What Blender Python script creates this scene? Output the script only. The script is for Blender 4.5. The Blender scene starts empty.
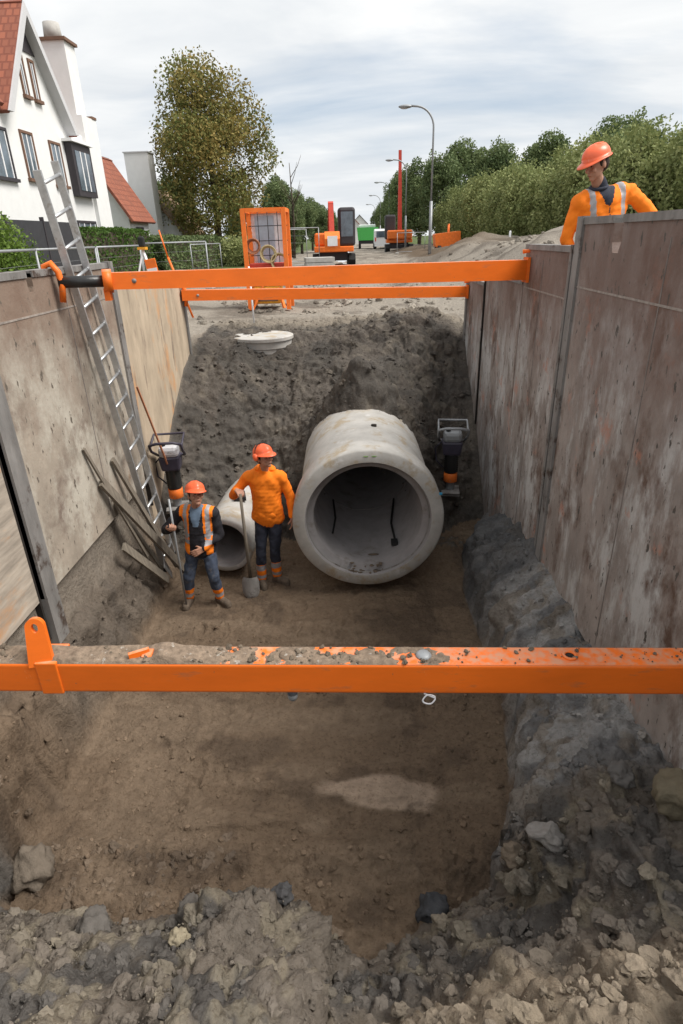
import bpy, bmesh, math, random
import numpy as np
from mathutils import Vector, Matrix, noise as mn
from math import pi, sin, cos, radians
random.seed(7); RNG = np.random.default_rng(11)
scene = bpy.context.scene
COL = scene.collection
# ------------------------------------------------------------------ camera
FPX, CX, CY = 590.0, 341.5, 512.0
d_ = np.array([38.5, 1268, 590.]); d_ /= np.linalg.norm(d_)
y_ = np.array([15.5, -275, 590.]); y_ -= d_*y_.dot(d_); y_ /= np.linalg.norm(y_)
x_ = np.cross(d_, y_)
if x_[0] < 0: x_ = -x_
R_ = np.array([x_, y_, -d_])            # world axes expressed in camera (right, down, forward)
right = Vector(R_[:, 0]); down = Vector(R_[:, 1]); fwd = Vector(R_[:, 2])
cam = bpy.data.cameras.new('camera'); cam_o = bpy.data.objects.new('camera', cam); COL.objects.link(cam_o)
m = Matrix.Identity(4)
for i in range(3):
    m[i][0] = right[i]; m[i][1] = -down[i]; m[i][2] = -fwd[i]
cam_o.matrix_world = m
cam.sensor_fit = 'VERTICAL'; cam.sensor_height = 36.0; cam.lens = FPX*36.0/1024.0
cam.clip_start = 0.05; cam.clip_end = 3000
scene.camera = cam_o
# ------------------------------------------------------------------ world, sun, exposure
SUN_EL, SUN_AZ = radians(54), radians(98)      # azimuth measured from +Y towards +X
w = bpy.data.worlds.new('World'); scene.world = w; w.use_nodes = True
nt = w.node_tree; N = nt.nodes; L = nt.links
for n in list(N): N.remove(n)
out = N.new('ShaderNodeOutputWorld'); bg = N.new('ShaderNodeBackground')
sky = N.new('ShaderNodeTexSky'); sky.sky_type = 'NISHITA'; sky.sun_disc = False
sky.sun_elevation = SUN_EL; sky.sun_rotation = SUN_AZ; sky.dust_density = 2.0
tc = N.new('ShaderNodeTexCoord'); sep = N.new('ShaderNodeSeparateXYZ'); L.new(tc.outputs['Generated'], sep.inputs[0])
zz = N.new('ShaderNodeMath'); zz.operation = 'ADD'; zz.inputs[1].default_value = 0.16; L.new(sep.outputs['Z'], zz.inputs[0])
zm = N.new('ShaderNodeMath'); zm.operation = 'MAXIMUM'; zm.inputs[1].default_value = 0.05; L.new(zz.outputs[0], zm.inputs[0])
dx = N.new('ShaderNodeMath'); dx.operation = 'DIVIDE'; L.new(sep.outputs['X'], dx.inputs[0]); L.new(zm.outputs[0], dx.inputs[1])
dy = N.new('ShaderNodeMath'); dy.operation = 'DIVIDE'; L.new(sep.outputs['Y'], dy.inputs[0]); L.new(zm.outputs[0], dy.inputs[1])
cmb = N.new('ShaderNodeCombineXYZ'); L.new(dx.outputs[0], cmb.inputs[0]); L.new(dy.outputs[0], cmb.inputs[1])
def cloudnoise(scale, det, dist, off):
    mp = N.new('ShaderNodeMapping'); mp.inputs['Location'].default_value = off; mp.inputs['Scale'].default_value = (0.62, 1.0, 1); L.new(cmb.outputs[0], mp.inputs[0])
    n = N.new('ShaderNodeTexNoise'); n.inputs['Scale'].default_value = scale; n.inputs['Detail'].default_value = det; n.inputs['Distortion'].default_value = dist
    n.inputs['Roughness'].default_value = 0.55
    L.new(mp.outputs[0], n.inputs['Vector']); return n
n1 = cloudnoise(0.75, 8, 0.3, (3.1, 1.7, 0)); n2 = cloudnoise(1.7, 6, 0.4, (8.3, 4.2, 2))
r1 = N.new('ShaderNodeValToRGB'); r1.color_ramp.elements[0].position = 0.22; r1.color_ramp.elements[1].position = 0.46
L.new(n1.outputs['Fac'], r1.inputs[0])
r2 = N.new('ShaderNodeValToRGB'); r2.color_ramp.elements[0].position = 0.36; r2.color_ramp.elements[1].position = 0.66
r2.color_ramp.elements[0].color = (6.5, 6.8, 7.1, 1); r2.color_ramp.elements[1].color = (8.5, 8.55, 8.5, 1)
L.new(n2.outputs['Fac'], r2.inputs[0])
tint = N.new('ShaderNodeMix'); tint.data_type = 'RGBA'; tint.inputs[0].default_value = 0.6
L.new(sky.outputs[0], tint.inputs[6]); tint.inputs[7].default_value = (4.4, 5.4, 6.6, 1)
mx = N.new('ShaderNodeMix'); mx.data_type = 'RGBA'
L.new(r1.outputs[0], mx.inputs[0]); L.new(tint.outputs[2], mx.inputs[6]); L.new(r2.outputs[0], mx.inputs[7])
L.new(mx.outputs[2], bg.inputs[0]); bg.inputs[1].default_value = 0.09
L.new(bg.outputs[0], out.inputs[0])
sl = bpy.data.lights.new('sun', 'SUN'); sl.energy = 3.6; sl.angle = radians(32); sl.color = (1, 0.96, 0.9)
so = bpy.data.objects.new('sun', sl); COL.objects.link(so)
sd = Vector((sin(SUN_AZ)*cos(SUN_EL), cos(SUN_AZ)*cos(SUN_EL), sin(SUN_EL)))
so.rotation_euler = sd.to_track_quat('Z', 'Y').to_euler()
scene.view_settings.view_transform = 'Standard'; scene.view_settings.look = 'None'
scene.view_settings.exposure = 0.45; scene.view_settings.gamma = 1.0; scene.view_settings.use_curve_mapping = False
scene.render.engine = 'CYCLES'
# ------------------------------------------------------------------ materials
def mat(name, base, rough=0.8, metal=0.0, var=0.15, scale=8.0, second=None, bump=0.15, bscale=40.0, streak=None, spec=0.3,
        third=None, fourth=None, attr=None, coord='Object', bdist=0.01, specks=None, zrust=None, topdust=None):
    m = bpy.data.materials.new(name); m.use_nodes = True; t = m.node_tree; ns = t.nodes; lk = t.links
    b = ns['Principled BSDF']; b.inputs['Roughness'].default_value = rough; b.inputs['Metallic'].default_value = metal
    b.inputs['Specular IOR Level'].default_value = spec
    c = ns.new('ShaderNodeTexCoord'); mp = ns.new('ShaderNodeMapping'); lk.new(c.outputs[coord], mp.inputs[0])
    if streak: mp.inputs['Scale'].default_value = streak
    n = ns.new('ShaderNodeTexNoise'); n.inputs['Scale'].default_value = scale; n.inputs['Detail'].default_value = 7; n.inputs['Roughness'].default_value = 0.65
    lk.new(mp.outputs[0], n.inputs['Vector'])
    lo = tuple(v*(1-var) for v in base)+(1,); hi = tuple(min(1, v*(1+var)) for v in base)+(1,)
    r = ns.new('ShaderNodeMix'); r.data_type = 'RGBA'
    rr = ns.new('ShaderNodeMapRange'); rr.inputs[1].default_value = 0.3; rr.inputs[2].default_value = 0.7
    lk.new(n.outputs['Fac'], rr.inputs[0]); lk.new(rr.outputs[0], r.inputs[0])
    r.inputs[6].default_value = lo; r.inputs[7].default_value = hi
    cur = r.outputs[2]
    k = 0
    for extra in (second, third, fourth):
        if extra is None: continue
        k += 1
        ec, es, t0, t1 = extra[:4]
        n2 = ns.new('ShaderNodeTexNoise'); n2.inputs['Scale'].default_value = es; n2.inputs['Detail'].default_value = 6; n2.inputs['Roughness'].default_value = 0.7
        mp2 = ns.new('ShaderNodeMapping'); mp2.inputs['Location'].default_value = (k*5.3, k*2.1, 1.7*k)
        if len(extra) > 4: mp2.inputs['Scale'].default_value = extra[4]
        lk.new(c.outputs[coord], mp2.inputs[0]); lk.new(mp2.outputs[0], n2.inputs['Vector'])
        q = ns.new('ShaderNodeMapRange'); q.inputs[1].default_value = t0; q.inputs[2].default_value = t1; lk.new(n2.outputs['Fac'], q.inputs[0])
        x = ns.new('ShaderNodeMix'); x.data_type = 'RGBA'; lk.new(q.outputs[0], x.inputs[0]); lk.new(cur, x.inputs[6]); x.inputs[7].default_value = tuple(ec)+(1,)
        cur = x.outputs[2]
    if topdust:
        gn_ = ns.new('ShaderNodeNewGeometry'); sn = ns.new('ShaderNodeSeparateXYZ'); lk.new(gn_.outputs['True Normal'], sn.inputs[0])
        nn = ns.new('ShaderNodeTexNoise'); nn.inputs['Scale'].default_value = 25; nn.inputs['Detail'].default_value = 6; lk.new(c.outputs[coord], nn.inputs['Vector'])
        q = ns.new('ShaderNodeMapRange'); q.inputs[1].default_value = .75; q.inputs[2].default_value = .98; lk.new(sn.outputs['Z'], q.inputs[0])
        q2 = ns.new('ShaderNodeMapRange'); q2.inputs[1].default_value = .38; q2.inputs[2].default_value = .62; lk.new(nn.outputs['Fac'], q2.inputs[0])
        mm = ns.new('ShaderNodeMath'); mm.operation = 'MULTIPLY'; lk.new(q.outputs[0], mm.inputs[0]); lk.new(q2.outputs[0], mm.inputs[1])
        x = ns.new('ShaderNodeMix'); x.data_type = 'RGBA'; lk.new(mm.outputs[0], x.inputs[0]); lk.new(cur, x.inputs[6]); x.inputs[7].default_value = tuple(topdust)+(1,); cur = x.outputs[2]
    if zrust:
        sx = ns.new('ShaderNodeSeparateXYZ'); lk.new(c.outputs[coord], sx.inputs[0])
        ge = ns.new('ShaderNodeObjectInfo'); sz = ns.new('ShaderNodeSeparateXYZ'); lk.new(ge.outputs['Location'], sz.inputs[0])
        ad = ns.new('ShaderNodeMath'); ad.operation = 'ADD'; lk.new(sx.outputs['Z'], ad.inputs[0]); lk.new(sz.outputs['Z'], ad.inputs[1])
        nz = ns.new('ShaderNodeTexNoise'); nz.inputs['Scale'].default_value = 1.6; nz.inputs['Detail'].default_value = 8; nz.inputs['Roughness'].default_value = .7; lk.new(c.outputs[coord], nz.inputs['Vector'])
        am = ns.new('ShaderNodeMath'); am.operation = 'MULTIPLY_ADD'; lk.new(nz.outputs['Fac'], am.inputs[0]); am.inputs[1].default_value = 2.6; lk.new(ad.outputs[0], am.inputs[2])
        q = ns.new('ShaderNodeMapRange'); q.inputs[1].default_value = zrust[0]+1.3; q.inputs[2].default_value = zrust[1]+1.3; q.inputs[4].default_value = .8; lk.new(am.outputs[0], q.inputs[0])
        x = ns.new('ShaderNodeMix'); x.data_type = 'RGBA'; lk.new(q.outputs[0], x.inputs[0]); lk.new(cur, x.inputs[6]); x.inputs[7].default_value = tuple(zrust[2])+(1,); cur = x.outputs[2]
    if specks:
        mp3 = ns.new('ShaderNodeMapping'); mp3.inputs['Scale'].default_value = (1, 2.2, 1); lk.new(c.outputs[coord], mp3.inputs[0])
        nn = ns.new('ShaderNodeTexNoise'); nn.inputs['Scale'].default_value = 7; nn.inputs['Detail'].default_value = 4; nn.inputs['Roughness'].default_value = .6; lk.new(mp3.outputs[0], nn.inputs['Vector'])
        q = ns.new('ShaderNodeMapRange'); q.inputs[1].default_value = .63; q.inputs[2].default_value = .655; lk.new(nn.outputs['Fac'], q.inputs[0])
        x = ns.new('ShaderNodeMix'); x.data_type = 'RGBA'; lk.new(q.outputs[0], x.inputs[0]); lk.new(cur, x.inputs[6]); x.inputs[7].default_value = tuple(specks)+(1,); cur = x.outputs[2]
    if attr:
        a = ns.new('ShaderNodeAttribute'); a.attribute_name = attr
        x = ns.new('ShaderNodeMix'); x.data_type = 'RGBA'; x.blend_type = 'MULTIPLY'; x.inputs[0].default_value = 1
        lk.new(cur, x.inputs[6]); lk.new(a.outputs['Color'], x.inputs[7]); cur = x.outputs[2]
    lk.new(cur, b.inputs['Base Color'])
    if bump:
        nb = ns.new('ShaderNodeTexNoise'); nb.inputs['Scale'].default_value = bscale; nb.inputs['Detail'].default_value = 8; nb.inputs['Roughness'].default_value = 0.7
        lk.new(c.outputs[coord], nb.inputs['Vector'])
        bp = ns.new('ShaderNodeBump'); bp.inputs['Strength'].default_value = bump; bp.inputs['Distance'].default_value = bdist
        lk.new(nb.outputs['Fac'], bp.inputs['Height']); lk.new(bp.outputs[0], b.inputs['Normal'])
    return m
M = {}
M['soil'] = mat('soil', (.95, .95, .95), .95, var=.3, scale=14, second=((.62, .60, .58), 34, .53, .62), third=((1.0, .98, .94), 60, .62, .68), attr='tint', bump=1.0, bscale=22, bdist=.035, spec=.15, coord='Object')
M['clod'] = mat('clod', (1, 1, 1), .95, var=.25, scale=20, attr='tint', bump=.9, bscale=60, bdist=.012, spec=.15)
M['steelR'] = mat('weathered_steel_grey', (.29, .252, .228), .72, var=.30, scale=2.6, streak=(1, 1.1, .6),
                  second=((.48, .47, .455), 1.5, .48, .60, (1, 1.5, .55)), third=((.12, .075, .055), 1.7, .52, .64, (1, .9, .55)), fourth=((.46, .20, .13), 3.0, .59, .72, (1, .9, .8)), bump=.5, bscale=7, bdist=.02, specks=(.09, .08, .07), zrust=(-1.5, -.4, (.165, .105, .085)))
M['steelL'] = mat('weathered_steel_beige', (.31, .265, .215), .78, var=.28, scale=2.0, streak=(1, 1, .7),
                  second=((.46, .425, .36), 1.5, .45, .6, (1, 1.3, .8)), third=((.17, .125, .10), 1.7, .54, .68, (1, .8, .8)), fourth=((.48, .25, .09), 1.3, .62, .74, (1, 1, .8)), bump=.5, bscale=7, bdist=.02, specks=(.12, .10, .08), zrust=(-1.4, -.3, (.20, .135, .10)))
M['steelW'] = mat('weathered_steel_striped', (.36, .31, .255), .8, var=.4, scale=5.0, streak=(1, .35, 2.6),
                  second=((.50, .27, .13), 1.2, .5, .62, (1, .5, 1.4)), bump=.3, bscale=10, bdist=.01)
M['steelF'] = mat('weathered_steel_sandy', (.42, .34, .25), .8, var=.25, scale=3.0, streak=(1, 1.4, .5),
                  second=((.52, .28, .13), 1.1, .55, .66, (1, 1.6, .7)), third=((.22, .17, .13), 3.1, .56, .68, (1, 1.8, .4)), bump=.3, bscale=12, bdist=.01)
M['steelD'] = mat('edge_steel', (.22, .21, .20), .65, .15, var=.35, scale=6, streak=(1, 1, .3), second=((.07, .05, .04), 4, .55, .65))
M['gapdark'] = mat('dark_gap', (.022, .018, .015), .9)  # near-black colour for panel joints, holes and the pipe end
M['seam'] = mat('plate_seam', (.20, .175, .16), .8, var=.4, scale=6)
M['weld'] = mat('weld_line', (.3, .26, .23), .7, var=.3, scale=20)
M['orange'] = mat('orange_paint', (.80, .155, .012), .45, var=.10, scale=3, streak=(.6, 1, 2), second=((.50, .15, .05), 7, .58, .72, (.5, 1, 2)), third=((.30, .13, .07), 16, .665, .70), fourth=((.85, .38, .2), 11, .68, .74, (1, 1, .4)), bump=.12, bscale=14, spec=.4, topdust=(.62, .27, .15))
M['orangefar'] = mat('orange_paint_dusty', (.85, .19, .03), .5, var=.15, scale=6, second=((.45, .25, .15), 12, .6, .7))
M['dirtcake'] = mat('dried_dirt', (.22, .165, .12), .95, var=.4, scale=30, bump=1, bscale=60, bdist=.01, second=((.42, .39, .35), 20, .6, .68))
M['concrete'] = mat('concrete', (.40, .385, .36), .85, var=.14, scale=5, second=((.27, .235, .19), 3.2, .56, .72), third=((.52, .51, .5), 7, .6, .75), bump=.25, bscale=35)
M['bore'] = mat('shaded_concrete', (.26, .245, .245), .8, var=.14, scale=5, second=((.16, .14, .12), 3.2, .56, .72), bump=.25, bscale=35)  # concrete colour darkened to carry the shade inside the pipe
M['concrete2'] = mat('concrete_stained', (.42, .405, .38), .85, var=.16, scale=4, second=((.36, .30, .22), 3.5, .52, .64), third=((.56, .55, .54), 5, .58, .7), bump=.25, bscale=35)
M['rub'] = mat('black_rubber', (.02, .02, .02), .7)
M['alu'] = mat('aluminium', (.55, .56, .57), .38, .75, var=.15, scale=20, second=((.32, .29, .25), 8, .58, .7))
M['wood'] = mat('muddy_wood', (.17, .145, .115), .9, var=.35, scale=9, streak=(4, 4, .5))
M['rod'] = mat('dark_greased_steel', (.05, .05, .05), .35, .6)
M['skin'] = mat('skin', (.42, .22, .15), .55, var=.08, scale=30, bump=.05)
M['hat'] = mat('helmet_orange', (.86, .14, .05), .35, var=.06, scale=6, second=((.6, .3, .22), 14, .64, .72), bump=.03, spec=.5)
M['hivis'] = mat('hi_vis_orange', (.95, .22, .012), .8, var=.10, scale=9, second=((.5, .2, .06), 6, .68, .8), bump=.35, bscale=25)
M['reflect'] = mat('reflective_tape', (.33, .32, .33), .45, var=.12, scale=30)
M['black'] = mat('black_cloth', (.022, .021, .026), .85, var=.3, scale=10, bump=.3)
M['navy'] = mat('navy_cloth', (.028, .032, .048), .85, var=.35, scale=7, second=((.10, .09, .085), 9, .62, .75), bump=.3)
M['jean'] = mat('dusty_denim', (.055, .07, .105), .85, var=.35, scale=8, second=((.16, .15, .15), 7, .58, .72), bump=.3)
M['boot'] = mat('muddy_boot', (.13, .10, .075), .9, var=.4, scale=20)
M['hair'] = mat('dark_hair', (.03, .02, .015), .8)
M['shirt'] = mat('grey_blue_shirt', (.12, .17, .24), .8)
M['plasticw'] = mat('pale_plastic', (.5, .5, .52), .4, var=.15, scale=15, second=((.15, .12, .1), 12, .58, .66))
M['plasticp'] = mat('dark_plastic', (.05, .045, .065), .4, var=.2)
M['wall'] = mat('white_render', (.72, .72, .71), .85, var=.04, scale=3, second=((.66, .66, .64), 1.2, .6, .8))
M['wallg'] = mat('grey_render', (.52, .52, .53), .85, var=.05, scale=3)
M['darkframe'] = mat('dark_frame', (.045, .04, .045), .5)
M['brown'] = mat('brown_stone', (.16, .09, .06), .7)
M['glass'] = mat('window_glass', (.10, .13, .16), .08, var=.4, scale=2, bump=0, spec=.8)
M['slate'] = mat('dark_slate', (.06, .058, .06), .7, var=.3, scale=6)
M['thatch'] = mat('thatch', (.28, .19, .12), .95, var=.3, scale=8, bump=.6)
M['bark'] = mat('bark', (.07, .055, .04), .95, var=.4, scale=12, bump=.6)
M['plastred'] = mat('signal_red', (.6, .04, .02), .5)
M['yellow'] = mat('machine_yellow', (.75, .33, .03), .5, var=.2, scale=10)
M['hose'] = mat('hose_tan', (.5, .4, .22), .6); M['hose2'] = mat('hose_brown', (.35, .15, .08), .6)
M['green'] = mat('green_tarp', (.07, .36, .08), .7, var=.2)
M['wht'] = mat('white_paint', (.75, .75, .76), .5, var=.08)
M['galv'] = mat('galvanised', (.30, .31, .32), .5, .3, var=.15, scale=10)
M['panelk'] = mat('anthracite_panel', (.04, .04, .045), .6, var=.15, scale=6)
M['redmast'] = mat('mast_red', (.45, .05, .03), .5, var=.2)
def tiles():
    m = bpy.data.materials.new('roof_tiles'); m.use_nodes = True; t = m.node_tree; ns = t.nodes; lk = t.links; b = ns['Principled BSDF']
    c = ns.new('ShaderNodeTexCoord'); br = ns.new('ShaderNodeTexBrick'); mp = ns.new('ShaderNodeMapping'); mp.inputs['Rotation'].default_value = (0, radians(90), 0)
    lk.new(c.outputs['UV'], br.inputs['Vector']); br.inputs['Scale'].default_value = 1
    br.inputs['Color1'].default_value = (.31, .10, .055, 1); br.inputs['Color2'].default_value = (.22, .075, .045, 1); br.inputs['Mortar'].default_value = (.20, .06, .035, 1)
    br.inputs['Brick Width'].default_value = .24; br.inputs['Row Height'].default_value = .3; br.inputs['Mortar Size'].default_value = .03
    lk.new(br.outputs[0], b.inputs['Base Color']); b.inputs['Roughness'].default_value = .8
    bp = ns.new('ShaderNodeBump'); bp.inputs['Distance'].default_value = .03; lk.new(br.outputs['Fac'], bp.inputs['Height']); bp.invert = True; lk.new(bp.outputs[0], b.inputs['Normal'])
    return m
M['tiles'] = tiles()
def leafmat(name, c1, c2):
    m = bpy.data.materials.new(name); m.use_nodes = True; t = m.node_tree; ns = t.nodes; lk = t.links; b = ns['Principled BSDF']
    a = ns.new('ShaderNodeAttribute'); a.attribute_name = 'tint'; x = ns.new('ShaderNodeMix'); x.data_type = 'RGBA'
    s = ns.new('ShaderNodeSeparateColor'); lk.new(a.outputs['Color'], s.inputs[0]); lk.new(s.outputs[0], x.inputs[0])
    x.inputs[6].default_value = c1+(1,); x.inputs[7].default_value = c2+(1,); lk.new(x.outputs[2], b.inputs['Base Color'])
    b.inputs['Roughness'].default_value = .7; b.inputs['Specular IOR Level'].default_value = .2
    tr = ns.new('ShaderNodeBsdfTranslucent'); lk.new(x.outputs[2], tr.inputs[0]); ms = ns.new('ShaderNodeMixShader'); ms.inputs[0].default_value = .25
    lk.new(b.outputs[0], ms.inputs[1]); lk.new(tr.outputs[0], ms.inputs[2]); lk.new(ms.outputs[0], ns['Material Output'].inputs[0])
    return m
M['leafA'] = leafmat('leaf_autumn', (.11, .16, .05), (.30, .22, .07))
M['leafW'] = leafmat('leaf_willow', (.17, .21, .075), (.33, .35, .15))
M['leafD'] = leafmat('leaf_dark', (.09, .135, .055), (.19, .23, .10))
M['leafH'] = leafmat('leaf_hedge', (.04, .085, .015), (.10, .17, .035))
M['leafY'] = leafmat('leaf_conifer', (.07, .13, .02), (.18, .26, .05))
# ------------------------------------------------------------------ helpers
def tag(o, label=None, cat=None, group=None, kind=None):
    if label: o['label'] = label
    if cat: o['category'] = cat
    if group: o['group'] = group
    if kind: o['kind'] = kind
    return o
def empty(name, loc=(0, 0, 0), rz=0):
    o = bpy.data.objects.new(name, None); COL.objects.link(o); o.location = loc; o.rotation_euler = (0, 0, rz); o.empty_display_size = .2
    return o
def link(name, me, mt, parent=None, smooth=False):
    o = bpy.data.objects.new(name, me); COL.objects.link(o)
    if mt is not None:
        for q in (mt if isinstance(mt, (list, tuple)) else [mt]): me.materials.append(q)
    if smooth and len(me.polygons): me.polygons.foreach_set('use_smooth', [True]*len(me.polygons))
    if parent: o.parent = parent
    return o
class MB:
    def __init__(s): s.v = []; s.f = []; s.sm = []
    def add(s, vs, fs, sm=False):
        n = len(s.v); s.v += [tuple(v) for v in vs]; s.f += [tuple(i+n for i in f) for f in fs]; s.sm += [sm]*len(fs); return s
    def box(s, c, sz, rot=None, taper=1.0, bev=0.0):
        hx, hy, hz = sz[0]/2, sz[1]/2, sz[2]/2
        if bev > 0:
            bm = bmesh.new(); bmesh.ops.create_cube(bm, size=1)
            for v in bm.verts: v.co = Vector((v.co.x*sz[0], v.co.y*sz[1], v.co.z*sz[2]))
            bmesh.ops.bevel(bm, geom=bm.edges[:], offset=bev, segments=2, affect='EDGES', profile=.5)
            vs = [v.co.copy() for v in bm.verts]; fs = [[v.index for v in f.verts] for f in bm.faces]; bm.free()
            for v in vs:
                if v.z > 0: v.x *= taper; v.y *= taper
        else:
            vs = [Vector((sx*hx*(taper if sz_ > 0 else 1), sy*hy*(taper if sz_ > 0 else 1), sz_*hz)) for sz_ in (-1, 1) for sy in (-1, 1) for sx in (-1, 1)]
            fs = [(0, 2, 3, 1), (4, 5, 7, 6), (0, 1, 5, 4), (2, 6, 7, 3), (0, 4, 6, 2), (1, 3, 7, 5)]
        if rot is not None: vs = [rot @ v for v in vs]
        c = Vector(c); return s.add([v+c for v in vs], fs)
    def bb(s, x0, x1, y0, y1, z0, z1, bev=0): return s.box(((x0+x1)/2, (y0+y1)/2, (z0+z1)/2), (abs(x1-x0), abs(y1-y0), abs(z1-z0)), bev=bev)
    def tube(s, pts, r, n=12, caps=True, ell=1.0, sm=True):
        pts = [Vector(p) for p in pts]; rs = r if isinstance(r, (list, tuple)) else [r]*len(pts)
        vs = []; fs = []; prev = None
        for i, p in enumerate(pts):
            t = (pts[min(i+1, len(pts)-1)]-pts[max(i-1, 0)]).normalized()
            if prev is None:
                a = Vector((0, 0, 1)) if abs(t.z) < .9 else Vector((1, 0, 0)); u = t.cross(a).normalized()
            else: u = (prev-t*prev.dot(t)).normalized()
            prev = u; b = t.cross(u)
            for k in range(n):
                an = 2*pi*k/n; vs.append(p+(u*cos(an)+b*sin(an)*ell)*rs[i])
        for i in range(len(pts)-1):
            for k in range(n): fs.append((i*n+k, i*n+(k+1) % n, (i+1)*n+(k+1) % n, (i+1)*n+k))
        if caps: fs.append(tuple(range(n))[::-1]); fs.append(tuple(range((len(pts)-1)*n, len(pts)*n)))
        return s.add(vs, fs, sm)
    def bar(s, p0, p1, wd, h, wd1=None, h1=None, up=(0, 0, 1)):      # rectangular bar between two points
        p0, p1 = Vector(p0), Vector(p1); t = (p1-p0).normalized(); u = Vector(up); sd = t.cross(u).normalized(); u = sd.cross(t)
        wd1 = wd1 or wd; h1 = h1 or h; vs = []
        for p, a, b in ((p0, wd, h), (p1, wd1, h1)):
            for sx, sz_ in ((-1, -1), (1, -1), (1, 1), (-1, 1)): vs.append(p+sd*(sx*a/2)+u*(sz_*b/2))
        return s.add(vs, [(0, 1, 2, 3), (7, 6, 5, 4), (0, 4, 5, 1), (1, 5, 6, 2), (2, 6, 7, 3), (3, 7, 4, 0)])
    def lathe(s, prof, c=(0, 0, 0), rot=None, n=32, sm=True):        # prof [(r, z)] about local z
        vs = []; fs = []; c = Vector(c)
        for r, z in prof:
            for k in range(n):
                v = Vector((r*cos(2*pi*k/n), r*sin(2*pi*k/n), z)); vs.append((rot @ v if rot else v)+c)
        for i in range(len(prof)-1):
            for k in range(n): fs.append((i*n+k, i*n+(k+1) % n, (i+1)*n+(k+1) % n, (i+1)*n+k))
        return s.add(vs, fs, sm)
    def prism(s, poly, axis, a, b):      # extrude polygon [(p,q)] along axis ('x': (y,z), 'y': (x,z), 'z': (x,y))
        def pt(p, q, e): return {'x': (e, p, q), 'y': (p, e, q), 'z': (p, q, e)}[axis]
        n = len(poly); vs = [pt(p, q, a) for p, q in poly]+[pt(p, q, b) for p, q in poly]
        fs = [tuple(range(n)), tuple(range(n, 2*n))[::-1]]+[(i, i+n, (i+1) % n+n, (i+1) % n) for i in range(n)]
        return s.add(vs, fs)
    def ell(s, c, r, rot=None, n=12, mmm=8):
        vs = []; fs = []; c = Vector(c); r = Vector(r) if not isinstance(r, (int, float)) else Vector((r, r, r))
        for i in range(mmm+1):
            th = pi*i/mmm
            for k in range(n):
                v = Vector((r.x*sin(th)*cos(2*pi*k/n), r.y*sin(th)*sin(2*pi*k/n), r.z*cos(th))); vs.append((rot @ v if rot else v)+c)
        for i in range(mmm):
            for k in range(n): fs.append((i*n+k, (i+1)*n+k, (i+1)*n+(k+1) % n, i*n+(k+1) % n))
        return s.add(vs, fs, True)
    def torus(s, c, R, r, rot=None, n=24, k2=8, a0=0, a1=2*pi):
        pts = []; st = n
        for i in range(st+1):
            a = a0+(a1-a0)*i/st; v = Vector((R*cos(a), R*sin(a), 0)); pts.append((rot @ v if rot else v)+Vector(c))
        return s.tube(pts, r, k2)
    def cap(s, p0, p1, r0, r1, n=12):    # tapered capsule
        p0, p1 = Vector(p0), Vector(p1); t = (p1-p0); l = t.length or 1e-4; t = t/l
        pts = []; rs = []
        for a in (-85, -60, -30, 0): pts.append(p0+t*r0*sin(radians(a))); rs.append(r0*cos(radians(a)))
        for a in (0, 30, 60, 85): pts.append(p1+t*r1*sin(radians(a))); rs.append(r1*cos(radians(a)))
        return s.tube(pts, rs, n)
    def mesh(s, name):
        me = bpy.data.meshes.new(name); me.from_pydata(s.v, [], s.f); me.polygons.foreach_set('use_smooth', s.sm)
        bm = bmesh.new(); bm.from_mesh(me); bmesh.ops.remove_doubles(bm, verts=bm.verts, dist=1e-5); bmesh.ops.recalc_face_normals(bm, faces=bm.faces); bm.to_mesh(me); bm.free()
        return me
    def build(s, name, mt, parent=None): return link(name, s.mesh(name), mt, parent)
TMP = bpy.data.scenes.new('work')
def remesh(mb, name, mt, parent=None, voxel=.008, wr=0.0, wsc=12, sm_it=4):
    me = mb.mesh(name); o = bpy.data.objects.new(name, me); TMP.collection.objects.link(o)
    md = o.modifiers.new('r', 'REMESH'); md.mode = 'VOXEL'; md.voxel_size = voxel; md.use_smooth_shade = True
    s2 = o.modifiers.new('s', 'SMOOTH'); s2.iterations = sm_it; s2.factor = .5
    vl_ = TMP.view_layers[0]; vl_.update(); dg = vl_.depsgraph; me2 = bpy.data.meshes.new_from_object(o.evaluated_get(dg)); bpy.data.objects.remove(o); bpy.data.meshes.remove(me)
    me2.name = name
    if wr:
        nv = len(me2.vertices); co = np.zeros(nv*3); me2.vertices.foreach_get('co', co); co = co.reshape(-1, 3)
        no = np.array([v.vector[:] for v in me2.vertex_normals]); dd = np.zeros(nv)
        for k in range(nv):
            x, y, z = co[k]
            dd[k] = mn.noise(Vector((x*wsc*1.2, y*wsc*1.2, (z+x*.6)*wsc*1.3)))+.6*mn.noise(Vector((x*wsc*2.3+4, y*wsc*2.3, (z-x*.8)*wsc*2.9)))
        me2.vertices.foreach_set('co', (co+no*(dd*wr)[:, None]).ravel())
    me2.polygons.foreach_set('use_smooth', [True]*len(me2.polygons))
    return link(name, me2, mt, parent)
def paint(o, mt, fn):
    me = o.data; me.materials.append(mt); k = len(me.materials)-1; mi = np.zeros(len(me.polygons), dtype=np.int32); me.polygons.foreach_get('material_index', mi)
    for p in me.polygons:
        if fn(p.center, p.normal): mi[p.index] = k
    me.polygons.foreach_set('material_index', mi)
def copy_tree(o, parent=None):
    c = o.copy(); COL.objects.link(c); c.parent = parent
    for ch in [q for q in bpy.data.objects if q.parent == o]: copy_tree(ch, c)
    return c
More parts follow.
